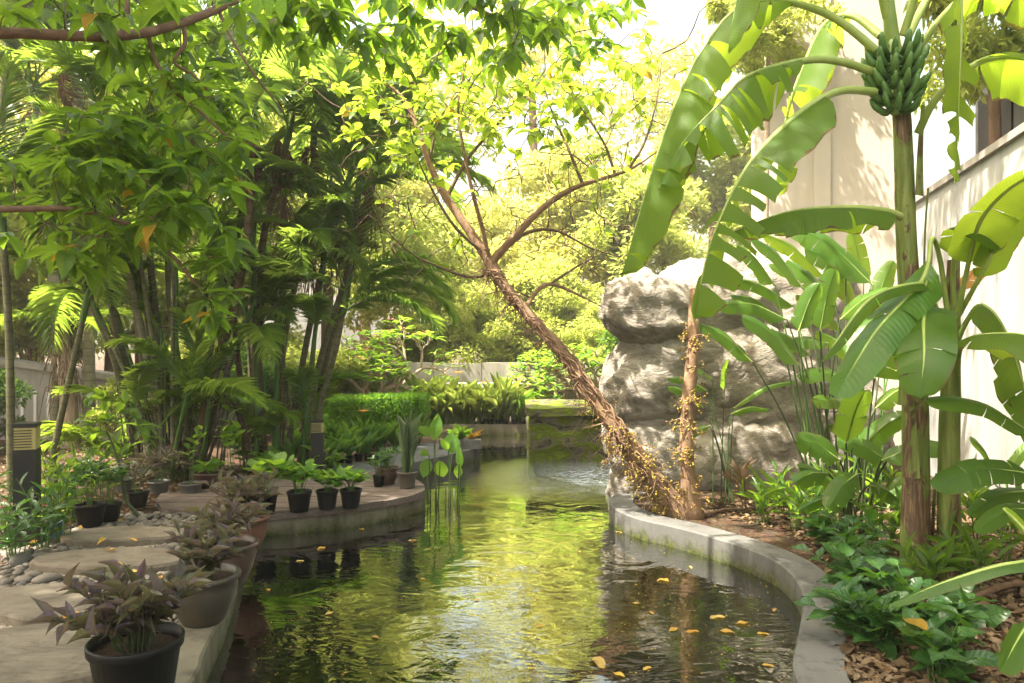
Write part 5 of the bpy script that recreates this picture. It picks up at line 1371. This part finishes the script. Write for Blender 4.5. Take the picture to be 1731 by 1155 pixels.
# frangipani: forking pale stems with leaf rosettes
def frangipani(label, base, h, seed, spread=.9, flowers=True, lean=0.0, depth=6, mat='light'):
    r = random.Random(seed); t = thing('frangipani', label, 'frangipani', base, group='frangipani trees'); gw = Geo(); tips = []
    def rec(p, d, L, rad, k):
        e = p + d * L; tube(gw, spline([p, p + d * L * .5 + np.array([r.gauss(0, .03), r.gauss(0, .03), .02]), e], 4), [rad, rad * .8], 6)
        if k == 0: tips.append((e, d)); return
        n = 3 if r.random() < .35 else 2; a0 = r.uniform(0, 6.28)
        X = unit(np.cross(d, [.3, .2, 1.0])); Yv = np.cross(d, X)
        for j in range(n):
            a = a0 + j * 6.283 / n; nd = unit(d * .75 + (X * math.cos(a) + Yv * math.sin(a)) * spread * r.uniform(.5, .9) + np.array([lean, 0, .18])); rec(e, nd, L * r.uniform(.72, .92), rad * .74, k - 1)
    for s in range(3): rec(np.array([r.uniform(-.15, .15), r.uniform(-.15, .15), -.02]), unit(np.array([r.gauss(lean, .5), r.gauss(0, .4), 1.0])), h * .24, .07, depth - 1)
    part('branches', gw, MAT['pale_bark'], t)
    gl, gf = Geo(), Geo(); P, D, U = [], [], []
    for p, d in tips:
        for j in range(r.choice([4, 5, 6])):
            a = r.uniform(0, 6.28); P.append(p); D.append(np.array([math.cos(a), math.sin(a), r.uniform(-.1, .8)])); U.append(UP)
        if flowers and r.random() < .35:
            for j in range(7):
                a = j * .9; scatter(gf, leaf_tpl('obov', 2, 3, .1, .2, 0), [p + UP * .05 + np.array([r.gauss(0, .04), r.gauss(0, .04), r.gauss(0, .03)])], [np.array([math.cos(a), math.sin(a), .4])], [UP], .06, .05)
    scatter(gl, leaf_tpl('obov', 3, 3, .15, .25, .02), P, D, U, rng.uniform(.14, .26, len(P)), rng.uniform(.05, .075, len(P)))
    part('foliage', gl, MAT[mat], t)
    if gf.n: part('flowers', gf, MAT['pink'], t)
frangipani('pink-flowered frangipani with pale branches behind the hedge', A(672, 700, 13.55) * Vector((1, 1, 0)), 1.9, 3, lean=-.15)
frangipani('frangipani with bare pale branches spreading under the leaning trunk', A(975, 690, 13.2) * Vector((1, 1, 0)), 1.6, 9, 1.1, False, -.25)
frangipani('small frangipani left of the far wall, behind the palm stems', A(610, 700, 12.9) * Vector((1, 1, 0)), 1.5, 15, .9, True, .1, 5)

# ================================================================== HEDGE AND WATERSIDE PLANTS
hd = thing('hedge', 'clipped bright green hedge with a flat top behind the lily row', 'hedge', G(630, 760))
Yh = 9.9
hx0, hx1 = A(545, 0, Yh).x, A(708, 0, Yh).x; hz0, hz1 = A(0, 740, Yh).z, A(0, 677, Yh).z
n = 9000; Q = rng.random((n, 3)); face = rng.integers(0, 4, n)
Q[face == 0, 2] = 1 - rng.random((face == 0).sum()) ** 2 * .15; Q[face == 1, 1] = rng.random((face == 1).sum()) ** 2 * .2
Q[face == 2, 0] = 1 - rng.random((face == 2).sum()) ** 2 * .08
P = np.stack([hx0 + (hx1 - hx0) * Q[:, 0], Yh + .75 * Q[:, 1] + .25 * Q[:, 0], hz0 + (hz1 - hz0) * Q[:, 2]], 1); 
P += np.array([(noise.noise(Vector(p) * 2.5) * .06, noise.noise(Vector(p) * 3 + Vector((5, 0, 0))) * .07, noise.noise(Vector(p) * 2.2 + Vector((0, 7, 0))) * .06) for p in P])
D = rng.normal(size=(n, 3)) + (0, -.3, .9); g = Geo()
scatter(g, leaf_tpl('oval', 2, 3, .2, .1, 0), P, D, rng.normal(size=(n, 3)) + (0, 0, .6), rng.uniform(.04, .075, n), rng.uniform(.022, .036, n)); part('foliage', g, MAT['hedge'], hd, world=True)
g = Geo()
for k in range(16):
    x = hx0 + (hx1 - hx0) * R.random(); y = Yh + .3 + R.uniform(0, .4); tube(g, spline([(x, y, -.04), (x + .05, y, .2), (x + R.uniform(-.2, .2), y, hz0 + .3)], 5), [.018, .01], 5)
part('stems', g, MAT['bark'], hd, world=True)

ORD = ['leftmost', 'second from left', 'third from left', 'fourth from left', 'fifth from left', 'sixth from left', 'seventh from left', 'eighth from left', 'ninth from left', 'tenth from left', 'eleventh from left', 'twelfth from left', 'rightmost']
def lily(label, base, n, L, W, mat, group, droop=.45, spread=.7, flower=False, name='strap_lily'):
    t = thing(name, label, 'lily', base, group=group); blades(t, (0, 0, 0), n, L, W, MAT[mat], spread, droop)
    if flower:
        g = Geo(); tube(g, [(0, 0, 0), (.02, 0, L * .6), (.03, -.03, L * 1.15)], [.006, .004], 5); part('flower_stalk', g, MAT['green_stem'], t)
        g = Geo(); scatter(g, leaf_tpl('oval', 3, 3, .2, .3, 0), np.tile([.03, -.03, L * 1.15], (7, 1)), [(math.cos(a), math.sin(a), .6) for a in np.arange(7) * .9], np.tile(UP, (7, 1)), .09, .045); part('flower', g, MAT['orange'], t)
    return t
for i, (px, py, L) in enumerate([(500, 775, .75), (530, 772, .7), (560, 770, .8), (585, 768, .75), (612, 766, .8), (640, 764, .75), (668, 762, .7), (690, 760, .6), (548, 755, .85), (600, 752, .85), (650, 750, .8), (690, 748, .7)]):
    lily(f'green strap-leaved lily clump, {ORD[i if i < 8 else i - 8]} in the {"front" if i < 8 else "back"} row before the hedge', G(px, py), 27, L * .58, .04, 'strap' if i % 3 else 'light', 'strap lilies before the hedge', .2, .5, flower=i in (4, 9))
for i in range(26):
    px = 715 + (i % 13) * 14 + R.uniform(-5, 5); row = i // 13
    b = Vector(((px - CX) / F * (12.9 + row * .45), 12.9 + row * .45, -.03))
    lily(f'pale strap-leaved plant, {ORD[i % 13]} in the {"back" if row else "front"} row along the far shore', b, 32, R.uniform(.6, .95), .045, 'strap_light' if R.random() < .85 else 'strap', 'pale plants along the far shore', .35, .55, flower=i in (17, 20, 24), name='shore_plant')
g = Geo(); box(g, (-1.6, 12.72, -.3), (2.2, 12.86, .02)); struct('shore_edging', g, MAT['curb_left'])

# canna-like plant standing in the water
wp = thing('water_canna', 'broad-leaved water plant on tall stems standing in the pond beside the deck', 'water plant', G(748, 852, ZW))
bw_ = G(748, 852, ZW); ls = leafset('oval', 'light', 8, 7, .12, (.05, .18, .3))
for i, (sx, sy, lx, ly_, tx, ty, w) in enumerate([(742, 855, 733, 745, 743, 698, .1), (745, 853, 735, 735, 704, 722, .07), (758, 852, 764, 768, 763, 730, .14), (735, 850, 744, 778, 748, 815, .11), (730, 852, 722, 775, 716, 808, .1), (768, 850, 776, 785, 772, 812, .07), (762, 850, 758, 760, 746, 742, .06), (728, 850, 725, 770, 705, 760, .06), (770, 848, 778, 790, 775, 756, .06)]):
    a = G(sx, sy, ZW) + Vector((0, 0, -.5)); b = A(lx, ly_, bw_.y + R.uniform(-.15, .15)); e = A(tx, ty, b.y + R.uniform(-.1, .1))
    g = Geo(); tube(g, spline([a, a + (b - a) * .6 + Vector((R.uniform(-.02, .02), 0, 0)), b], 9), [.009, .005], 6); part('stem', g, MAT['dark_stem'] if i % 2 else MAT['green_stem'], wp, world=True)
    L = (e - b).length; put_leaf(wp, ls, b, e - b, (R.uniform(-.4, .4), -1, .3), L, w * 1.3, True)
for px in (752, 757, 766, 735):
    a = G(px, 852, ZW); g = Geo(); tube(g, [a - Vector((0, 0, .4)), a + Vector((.01, 0, R.uniform(.08, .2)))], [.012, .01], 6, cap=True); part('cut_stem', g, MAT['palm_stem'], wp, world=True)

# ================================================================== POTS
# violet-leaved plants along the left curb
def purple(label, loc, r, h, potmat, kind, stems, per, spread, hh):
    t = potted('potted_spiderwort', label, loc, r, h, potmat, kind, 'violet spiderworts along the curb')
    bush(t, (0, 0, h * .85), stems, hh, spread, per, leafset('lance', 'purple', 5, 3, .55, (.05, .18, .35)), .11, .034, MAT['dark_stem'], .004, .7, start=.3)
    return t
purple('violet-leaved spiderwort in a black plastic pot, nearest of the row', Vector((-1.485, 2.92, 0)), .175, .28, 'black_pot', 'nursery', 44, 6, .34, .28)
purple('violet-leaved spiderwort in an olive glazed pot, second of the row', Vector((-1.6, 3.83, .002)), .175, .25, 'olive_pot', 'jar', 34, 5, .25, .24)
purple('violet-leaved spiderwort in a round brown glazed pot, third of the row', Vector((-1.71, 4.42, .002)), .18, .25, 'brown_pot', 'jar', 34, 5, .25, .24)
t = purple('violet-leaved spiderwort in a terracotta pot, farthest of the row', Vector((-1.86, 5.12, .002)), .17, .24, 'terra_pot', 'jar', 34, 5, .26, .3)
put = leafset('lance', 'flower_purple', 4, 3, .3, (.1, .3))
for k in range(6): put_leaf(t, put, A(428, 893, 5.05), (math.cos(k), -.3, math.sin(k)), UP + rv(.2), .06, .02, True, 'petal')

dg = 'black pots along the deck front'
def leafy(label, loc, r, h, potmat, L, W, n, hh, lm='light', kind='nursery', group=dg, shape='oval', spread=.16):
    t = potted('potted_plant', label, loc, r, h, potmat, kind, group)
    bush(t, (0, 0, h * .84), n, hh, spread, 4, leafset(shape, lm, 5, 5, .15, (.1, .25, .4)), L, W, MAT['green_stem'], .003, .5, start=.6); return t
ZD = .022
leafy('tall broad-leaved plant in the leftmost black pot on the deck front', G(449, 868, ZD), .1, .17, 'black_pot', .14, .11, 9, .3, shape='heart')
leafy('bushy light green plant in the second black pot from the left on the deck', G(506, 864, ZD), .105, .17, 'black_pot', .13, .085, 18, .24)
leafy('low leafy plant in the third black pot from the left on the deck', G(553, 860, ZD), .095, .16, 'black_pot', .12, .07, 14, .16, 'light')
leafy('low bright plant in the rightmost black pot of the deck front row', G(593, 858, ZD), .095, .16, 'black_pot', .12, .07, 14, .16)
t = potted('potted_plant', 'upright snake plant in a taupe pot at the right end of the deck', G(688, 824, ZD), .1, .16, 'taupe_pot'); blades(t, (0, 0, .13), 18, .6, .024, MAT['snake'], .3, .015)
leafy('fine-leaved plant in a squat dark brown pot beside the snake plant', G(655, 818, ZD), .115, .17, 'brown_pot', .09, .04, 18, .2, 'shrub', 'jar', None, 'lance', .24)
leafy('small dark-leaved plant in a little black pot at the back of the deck', G(640, 822, ZD), .06, .11, 'black_pot', .12, .03, 8, .22, 'shrub', 'nursery', None, 'lance', .14)
# pots on the soil at the left
sg = 'nursery pots on the soil at the left'
leafy('dark strap-leaved plant in the larger black pot beyond the farthest stepping stone', G(153, 888), .115, .17, 'black_pot', .2, .045, 11, .3, 'shrub', group=sg, shape='lance', spread=.2)
leafy('leafy plant in a black pot just right of the larger black pot', G(186, 880), .09, .15, 'black_pot', .11, .05, 9, .34, 'shrub', group=sg, shape='lance', spread=.13)
leafy('reddish-stemmed plant in a black pot behind the crooked sapling', G(234, 857), .09, .14, 'black_pot', .16, .035, 9, .3, 'purple', group=sg, shape='lance', spread=.2)
leafy('spiky dark plant in a pale grey pot below the dense palm clump', G(269, 834), .1, .12, 'grey_pot', .2, .03, 12, .28, 'purple', group=sg, shape='lance', spread=.22)
leafy('thin plant in a low grey pot right of the spiky dark plant', G(322, 836), .11, .11, 'grey_pot', .12, .06, 4, .55, 'canopy', group=sg, spread=.12)
leafy('low rosette plant in a wide brown bowl below the palm stems', G(357, 826), .17, .17, 'brown_pot', .12, .06, 12, .1, 'light', 'bowl', sg, 'oval', .16)
leafy('tall sparse plant in a small black pot right of the brown bowl', G(391, 822), .075, .11, 'black_pot', .16, .09, 5, .75, 'light', group=sg, spread=.12)
leafy('leafy plant in a black pot behind the black bollard light', G(208, 830), .1, .12, 'grey_pot', .14, .06, 8, .4, 'canopy', group=sg, spread=.15)
for i, (px, py) in enumerate([(493, 796), (540, 792), (557, 790), (575, 786), (590, 783), (606, 780), (622, 778)]):
    t = potted('seedling_pot', f'small black seedling pot, {ORD[i]} in the line along the grey path', G(px, py), .055, .09, 'black_pot', group='seedling pots along the grey path'); blades(t, (0, 0, .07), 9, .34, .06, MAT['light' if i % 2 else 'strap'], .5, .4, kind='oval')
for i, (px, Y) in enumerate([(815, 12.8), (828, 12.8), (842, 12.8), (856, 12.8), (870, 12.8), (884, 12.8)]):
    t = potted('seedling_pot', f'small black pot with a pale shoot, {ORD[i]} on the far shore edging', Vector(((px - CX) / F * Y, Y, .022)), .05, .08, 'black_pot', group='pots on the far shore edging'); blades(t, (0, 0, .06), 12, .35, .05, MAT['strap_light'], .5, .4, kind='oval')
t = potted('potted_plant', 'reddish plant in a small pot on the pale stone ledge', G(798, 757, .014), .07, .12, 'terra_pot'); blades(t, (0, 0, .1), 21, .2, .03, MAT['banana_dry'], .9, .5, kind='lance')
g = Geo(); box(g, (-.28, -.08, 0), (.28, .08, .12)); pl = thing('planter_box', 'grey rectangular planter of green shoots on the pale stone ledge', 'planter', G(778, 758, .014)); part('box', g, MAT['grey_pot'], pl, smooth=False); blades(pl, (0, 0, .11), 36, .25, .04, MAT['light'], 1.2, .4)

# sapling between the pots
sp_ = thing('sapling', 'crooked thin sapling with dark stem rising beside the black pots', 'sapling', G(232, 872))
Yp = G(232, 872).y
g = Geo(); SG = spline([G(236, 873), A(214, 848, Yp), A(207, 820, Yp), A(203, 790, Yp), A(190, 750, Yp), A(180, 730, Yp)], 16); tube(g, SG, [.016, .012, .007], 7)
tg = [A(R.uniform(140, 250), R.uniform(670, 760), Yp + R.uniform(-.25, .25)) for k in range(22)]
ends = grow(SG[8:], tg, g, .006, .002); part('stem', g, MAT['dark_stem'], sp_, world=True)
ls = leafset('oval', 'canopy', 5, 5, .15, (.1, .3))
for p, d in ends:
    for j in range(4): put_leaf(sp_, ls, p, d + rv(.7), UP + rv(.2), R.uniform(.09, .15), .06, True)

# ================================================================== BOLLARD LIGHTS
def bollard(label, c, w, h, rot):
    t = thing('bollard_light', label, 'bollard light', c, rot, 'bollard lights'); a = w / 2
    g = Geo(); box(g, (-a, -a, -.03), (a, a, h * .78)); part('post', g, MAT['bollard'], t, smooth=False)
    g = Geo(); box(g, (-a * .93, -a * .93, h * .782), (a * .93, a * .93, h * .965)); part('lens', g, MAT['lens'], t, smooth=False)
    for k in range(7):
        z = h * (.8 + .023 * k); g = Geo(); box(g, (-a * 1.0, -a * 1.0, z), (-a * .3, -a * .925, z + .006)); box(g, (-a * .3, -a * 1.0, z), (a * .6, -a * .925, z + .006)); part('louvre', g, MAT['bollard'], t, smooth=False)
    g = Geo(); box(g, (-a * 1.02, -a * 1.02, h * .968), (a * 1.02, a * 1.02, h)); part('cap', g, MAT['bollard'], t, smooth=False)
    g = Geo(); box(g, (-a * 1.35, -a * 1.35, -.03), (a * 1.35, a * 1.35, .012)); part('base_plate', g, MAT['bollard'], t, smooth=False)
bollard('tall black square bollard light among the leafy plants at the left edge', G(46, 915), .145, .86, .35)
bollard('black bollard light beside the slender palm stems, half hidden', G(537, 800), .13, .58, .2)

# low plants round the left bollard
for i, (px, py, n, h, spd, L, W, lm, shp, lab) in enumerate([
        (70, 930, 9, .5, .25, .16, .045, 'shrub', 'lance', 'leafy plant hiding the foot of the left bollard light'), (25, 945, 9, .45, .25, .16, .05, 'shrub', 'lance', 'glossy plant at the left edge before the bollard light'),
        (105, 912, 10, .62, .22, .14, .04, 'canopy', 'lance', 'yellowish leafy plant right of the left bollard light'), (128, 880, 9, .5, .22, .15, .04, 'canopy', 'lance', 'leafy plant behind the larger black pot'),
        (5, 900, 9, .7, .3, .16, .05, 'shrub', 'lance', 'dark leafy plant cut by the left edge'), (170, 850, 8, .6, .3, .2, .035, 'canopy', 'lance', 'reddish-tipped cordyline behind the black pots'),
        (90, 860, 9, .55, .3, .18, .035, 'canopy', 'lance', 'leafy plant behind the left bollard light'), (300, 812, 10, .35, .3, .22, .03, 'purple', 'lance', 'dark spiky plant at the foot of the dense palm clump'),
        (415, 790, 10, .5, .3, .18, .07, 'canopy', 'oval', 'broad-leaved undergrowth between the palm clumps'), (460, 806, 9, .35, .25, .16, .09, 'light', 'oval', 'bright broad-leaved undergrowth beside the deck'), (560, 798, 8, .3, .2, .14, .05, 'canopy', 'oval', 'low undergrowth beside the half hidden bollard')]):
    b = G(px, py); t = thing('garden_plant', lab, 'plant', b, R.uniform(0, 6), 'low plants on the left bank'); bush(t, (0, 0, -.03), n, h, spd, 5, leafset(shp, lm, 5, 5, .2, (.1, .25, .42)), L, W, MAT['green_stem'], .004, .5)
g = Geo(); lathe(g, [(.05, 0), (.062, .11), (.066, .112), (.06, .115), (.046, .004), (0, .004)], 16); solo('blue_cup', g, MAT['blue'], 'small blue plastic pot standing on the river stones by the bollard plants', 'pot', Matrix.Translation(G(94, 906)) @ Matrix.Rotation(.12, 4, 'X'))

# ================================================================== RIGHT BED
ls = leafset('oval', 'shrub', 6, 5, .18, (.1, .25, .4), .05)
for i, (px, py, n, h, spd, lab) in enumerate([
        (1455, 960, 13, .3, .3, 'glossy dark-leaved shrub leaning over the curb bend'), (1450, 1015, 15, .34, .3, 'glossy shrub spilling over the curb below the bend'), (1470, 1085, 14, .3, .28, 'low glossy shrub in front, left of the yellowing leaf'),
        (1550, 1080, 12, .34, .3, 'glossy broad-leaved shrub in front of the banana stems'), (1590, 1150, 10, .26, .28, 'low glossy plant at the bottom edge of the right bed'), (1410, 925, 9, .24, .2, 'small leafy plant at the curb below the heliconias')]):
    b = G(px, py); b.z = -.03
    t = thing('groundcover_shrub', lab, 'shrub', b, R.uniform(0, 6), 'glossy shrubs beside the right curb'); bush(t, (0, 0, 0), n, h, spd, 6, ls, .15, .085, MAT['green_stem'], .004, .45, start=.2)
    if i == 4: put_leaf(t, leafset('oval', 'canopy_yellow', 6, 5, .18, (.1,)), (.02, -.1, .26), (-1, .2, .1), UP, .16, .08)
lh = leafset('heart', 'shrub', 8, 7, .12, (.15, .3), .05)
ht = thing('betel_plant', 'plant with large heart-shaped leaves behind the arching strap leaf', 'plant', G(1600, 1050), group=None)
for i, (px, py, tx, ty) in enumerate([(1540, 995, 1512, 965), (1600, 1010, 1640, 985), (1625, 1030, 1660, 1060), (1580, 1040, 1545, 1060), (1660, 1050, 1700, 1030)]):
    Yk = G(1600, 1050).y; a = G(1600, 1050); b = A(px, py, Yk); g = Geo(); tube(g, spline([a, (a + b) / 2 + Vector((0, 0, .05)), b], 6), [.004, .003], 5); part('stem', g, MAT['green_stem'], ht, world=True)
    put_leaf(ht, lh, b, A(tx, ty, Yk - .1) - b, (0, -.7, .7), .15, .13, True)
for i, (px, py, n, h, lab) in enumerate([(1262, 862, 5, .4, 'thin dry reed-like shoots before the rock'), (1290, 880, 7, .35, 'small long-leaved shoot on the leaf litter near the curb'), (1345, 890, 9, .45, 'long-leaved clump on the leaf litter below the heliconias'), (1380, 905, 9, .4, 'bright long-leaved clump at the curb bend'), (1655, 930, 9, .45, 'thin-leaved seedlings right of the banana stems'), (1700, 960, 7, .5, 'thin-stemmed seedlings near the boundary wall'), (1420, 890, 9, .5, 'long-leaved shoots in front of the heliconia stems'), (1500, 930, 9, .4, 'long-leaved shoots left of the banana stem foot'), (1320, 868, 8, .4, 'narrow-leaved shoots close to the rock foot'), (1480, 885, 10, .55, 'dense narrow-leaved shoots among the heliconia stems'), (1640, 1000, 9, .35, 'narrow-leaved shoots in front of the young banana plant'), (1560, 1000, 8, .3, 'low narrow-leaved shoots at the foot of the tall banana')]):
    b = G(px, py); b.z = -.03; t = thing('seedling_clump', lab, 'plant', b, R.uniform(0, 6), 'seedlings on the right bank'); bush(t, (0, 0, 0), n, h, .2, 4, leafset('lance', 'heli' if i else 'dry', 6, 5, .25, (.1, .3)), .2, .035, MAT['green_stem'] if i else MAT['dry'], .004, .8, start=.3)
# leaf litter
def litter(name, n, region, zs, ground_o):
    P = []
    while len(P) < n:
        px, py = R.uniform(*region[0]), R.uniform(*region[1])
        if len(region) > 2 and not in_poly(px, py, region[2]): continue
        p = G(px, py, -.03); P.append((p.x, p.y, -.03 + R.uniform(.0, .025)))
    P = np.array(P); g = Geo(); an = rng.uniform(0, 6.283, n); D = np.stack([np.cos(an), np.sin(an), rng.normal(0, .16, n)], 1); U = rng.normal(size=(n, 3)) * .3 + (0, 0, 1); L = rng.uniform(.035, .1, n)
    V, q, at = leaf_tpl('oval', 4, 3, .35, .1, .05, 3); scatter(g, (V, q, at), P, D, U, L, L * rng.uniform(.35, .55, n))
    part(name, g, MAT['litter'], ground_o, world=True, kind='stuff')
litter('leaf_litter', 4200, ((1150, 1760), (838, 1170), [(1150, 862), (1250, 838), (1420, 838), (1600, 860), (1760, 880), (1760, 1170), (1440, 1170), (1420, 1100), (1410, 1040), (1408, 985), (1370, 925), (1300, 895), (1200, 872)]), 0, ground)
litter('leaf_litter', 1500, ((0, 440), (750, 890), [(0, 750), (300, 750), (440, 800), (400, 822), (270, 835), (255, 860), (180, 885), (0, 900)]), 0, ground)
# a few larger fallen leaves and sticks
for i in range(14):
    px, py = R.uniform(1420, 1720), R.uniform(900, 1150); b = G(px, py, -.02)
    solo('fallen_leaf', leafset('oval', 'litter', 6, 5, .3, (.1, .3))[i % 2], None, 'dry brown fallen leaf on the soil of the right bed', 'fallen leaf', leaf_matrix(b + Vector((0, 0, .015)), (R.gauss(0, 1), R.gauss(0, 1), .05), UP + rv(.15), R.uniform(.1, .16), R.uniform(.05, .07)), 'dry leaves on the right bed')
for i in range(16):
    px, py = R.uniform(20, 320), R.uniform(880, 1090); b = G(px, py, .03)
    solo('fallen_leaf', leafset('oval', 'float', 6, 5, .25, (.1, .3), .05)[i % 2], None, 'orange fallen leaf lying on the stepping-stone path', 'fallen leaf', leaf_matrix(b + Vector((0, 0, .015)), (R.gauss(0, 1), R.gauss(0, 1), .05), UP + rv(.15), R.uniform(.06, .11), R.uniform(.03, .045)), 'fallen leaves on the left path')
for px, py, tx, ty, r in [(1640, 1015, 1760, 985, .022), (1680, 905, 1760, 935, .014), (1190, 870, 1270, 862, .012)]:
    a, b = G(px, py, -.01), G(tx, ty, -.01); g = Geo(); tube(g, spline([a, (a + b) / 2 + Vector((0, .03, .02)), b], 8), [r, r * .8], 8, lump=.2, cap=True)
    solo('fallen_branch', g, MAT['bark'], {1640: 'thick bare stick lying on the soil at the lower right', 1680: 'thin bare stick beside the boundary wall', 1190: 'thin root-like stick beside the upright stem'}[px], 'branch')

# ================================================================== ON AND IN THE WATER
fl = leafset('oval', 'float', 6, 5, .12, (.02, .05), .04)
spots = [(1005, 1112, .14), (1190, 908, .1), (1150, 897, .07), (1232, 932, .09), (1285, 950, .09), (1332, 975, .08), (1130, 985, .09), (1200, 1046, .1), (1243, 1071, .1), (1265, 1053, .09), (1279, 1072, .07), (1145, 1062, .08), (1082, 1022, .06), (1160, 1070, .08), (1288, 1125, .06), (1056, 1146, .08), (1087, 1134, .06), (550, 925, .1), (615, 897, .08), (690, 915, .07), (1098, 1035, .05), (1123, 980, .07), (1165, 958, .05), (1040, 900, .06), (980, 935, .05), (500, 950, .06), (455, 1000, .06), (720, 980, .05), (905, 1060, .05), (640, 1080, .06), (1310, 1030, .05), (1120, 905, .06), (1080, 888, .05), (800, 1015, .05), (565, 1035, .07)]
for px, py, L in spots:
    p = G(px, py, ZW); a = R.uniform(0, 6.28)
    solo('floating_leaf', fl[R.randrange(2)], None, 'large yellow leaf floating near the bottom centre of the pond' if L == .14 else 'small yellowed leaf floating ' + ('below the inner face of the right curb' if px > 1100 and py < 1000 else 'in the lower right of the pond' if px > 1030 else 'in the dark water below the deck' if px < 760 else 'in the middle of the pond'), 'leaf', leaf_matrix(p + Vector((0, 0, .004)), (math.cos(a), math.sin(a), .01), UP + rv(.04), L, L * .45), 'leaves floating on the pond')
n = 420; P = np.array([list(G(R.uniform(430, 1330), R.uniform(885, 1160) , ZW)) for k in range(n)]); P[:, 2] += .003; an = rng.uniform(0, 6.28, n); g = Geo(); L = rng.uniform(.006, .02, n)
scatter(g, leaf_tpl('oval', 2, 3, .1, 0, 0), P, np.stack([np.cos(an), np.sin(an), np.zeros(n)], 1), np.tile(UP, (n, 1)), L, L * .5); part('floating_specks', g, MAT['float'], water_o, world=True, kind='stuff')
def koi(label, p, L, az, mat):
    t = thing('koi', label, 'fish', p, az, 'koi in the pond')
    g = Geo(); s = np.linspace(0, 1, 14); P = np.stack([(s - .5) * L, .04 * L * np.sin(s * 4), np.zeros(14)], 1); r = L * np.interp(s, [0, .05, .25, .5, .8, .92, 1], [.012, .06, .115, .105, .05, .03, .02]); tube(g, P, r, 10, cap=True); part('body', g, MAT[mat], t)
    g = Geo(); z = P[0] + [0, 0, 0]; V = [P[-1], P[-1] + [.18 * L, .07 * L, .06 * L], P[-1] + [.12 * L, .0, 0], P[-1] + [.18 * L, -.06 * L, -.05 * L]]; g.add(V, None, [(0, 1, 2), (0, 2, 3)]); part('tail_fin', g, MAT['koi_white'], t)
    g = Geo(); V = [P[5] + [0, 0, L * .1], P[6] + [0, 0, L * .16], P[8] + [.0, 0, L * .13], P[8] + [0, 0, L * .07]]; g.add(V, [(0, 1, 2, 3)]); part('dorsal_fin', g, MAT['koi_white'], t)
    for sgn in (-1, 1):
        g = Geo(); V = [P[3] + [0, sgn * L * .08, -.02 * L], P[4] + [.03 * L, sgn * L * .2, -.03 * L], P[5] + [.05 * L, sgn * L * .16, -.03 * L], P[5] + [0, sgn * L * .08, -.02 * L]]; g.add(V, [(0, 1, 2, 3)]); part('side_fin', g, MAT['koi_white'], t)
koi('bright orange koi swimming beside the water plant', G(808, 846, ZW) + Vector((0, 0, -.05)), .3, 2.8, 'koi')
koi('long orange koi swimming close to the tip of the right curb', G(1002, 877, ZW) + Vector((0, 0, -.06)), .42, 3.3, 'koi')
koi('golden koi swimming before the mossy block', G(946, 797, ZW) + Vector((0, 0, -.06)), .36, .15, 'koi_gold')
koi('pale golden koi near the foot of the rock outcrop', G(1058, 793, ZW) + Vector((0, 0, -.06)), .3, -.2, 'koi_gold')
koi('orange koi swimming below the deck front', G(800, 900, ZW) + Vector((0, 0, -.06)), .3, .6, 'koi')
koi('orange koi deep in the pond near the bottom edge', G(905, 1108, ZW) + Vector((0, 0, -.09)), .22, 1.9, 'koi')


# ================================================================== HAZE
t = NT('haze'); v = t.n('VolumePrincipled'); v.inputs['Color'].default_value = (1, .98, .88, 1); v.inputs['Density'].default_value = .0026; v.inputs['Anisotropy'].default_value = .3  # thin haze added as a stand-in for the milky glow
t.t.links.new(v.outputs[0], t.out.inputs[1])
g = Geo(); box(g, (-BIG - 1, -BIG - 1, -2.2), (BIG + 1, BIG + 1, 13.0)); tag(part('haze', g, t.m, None, smooth=False), kind='stuff')
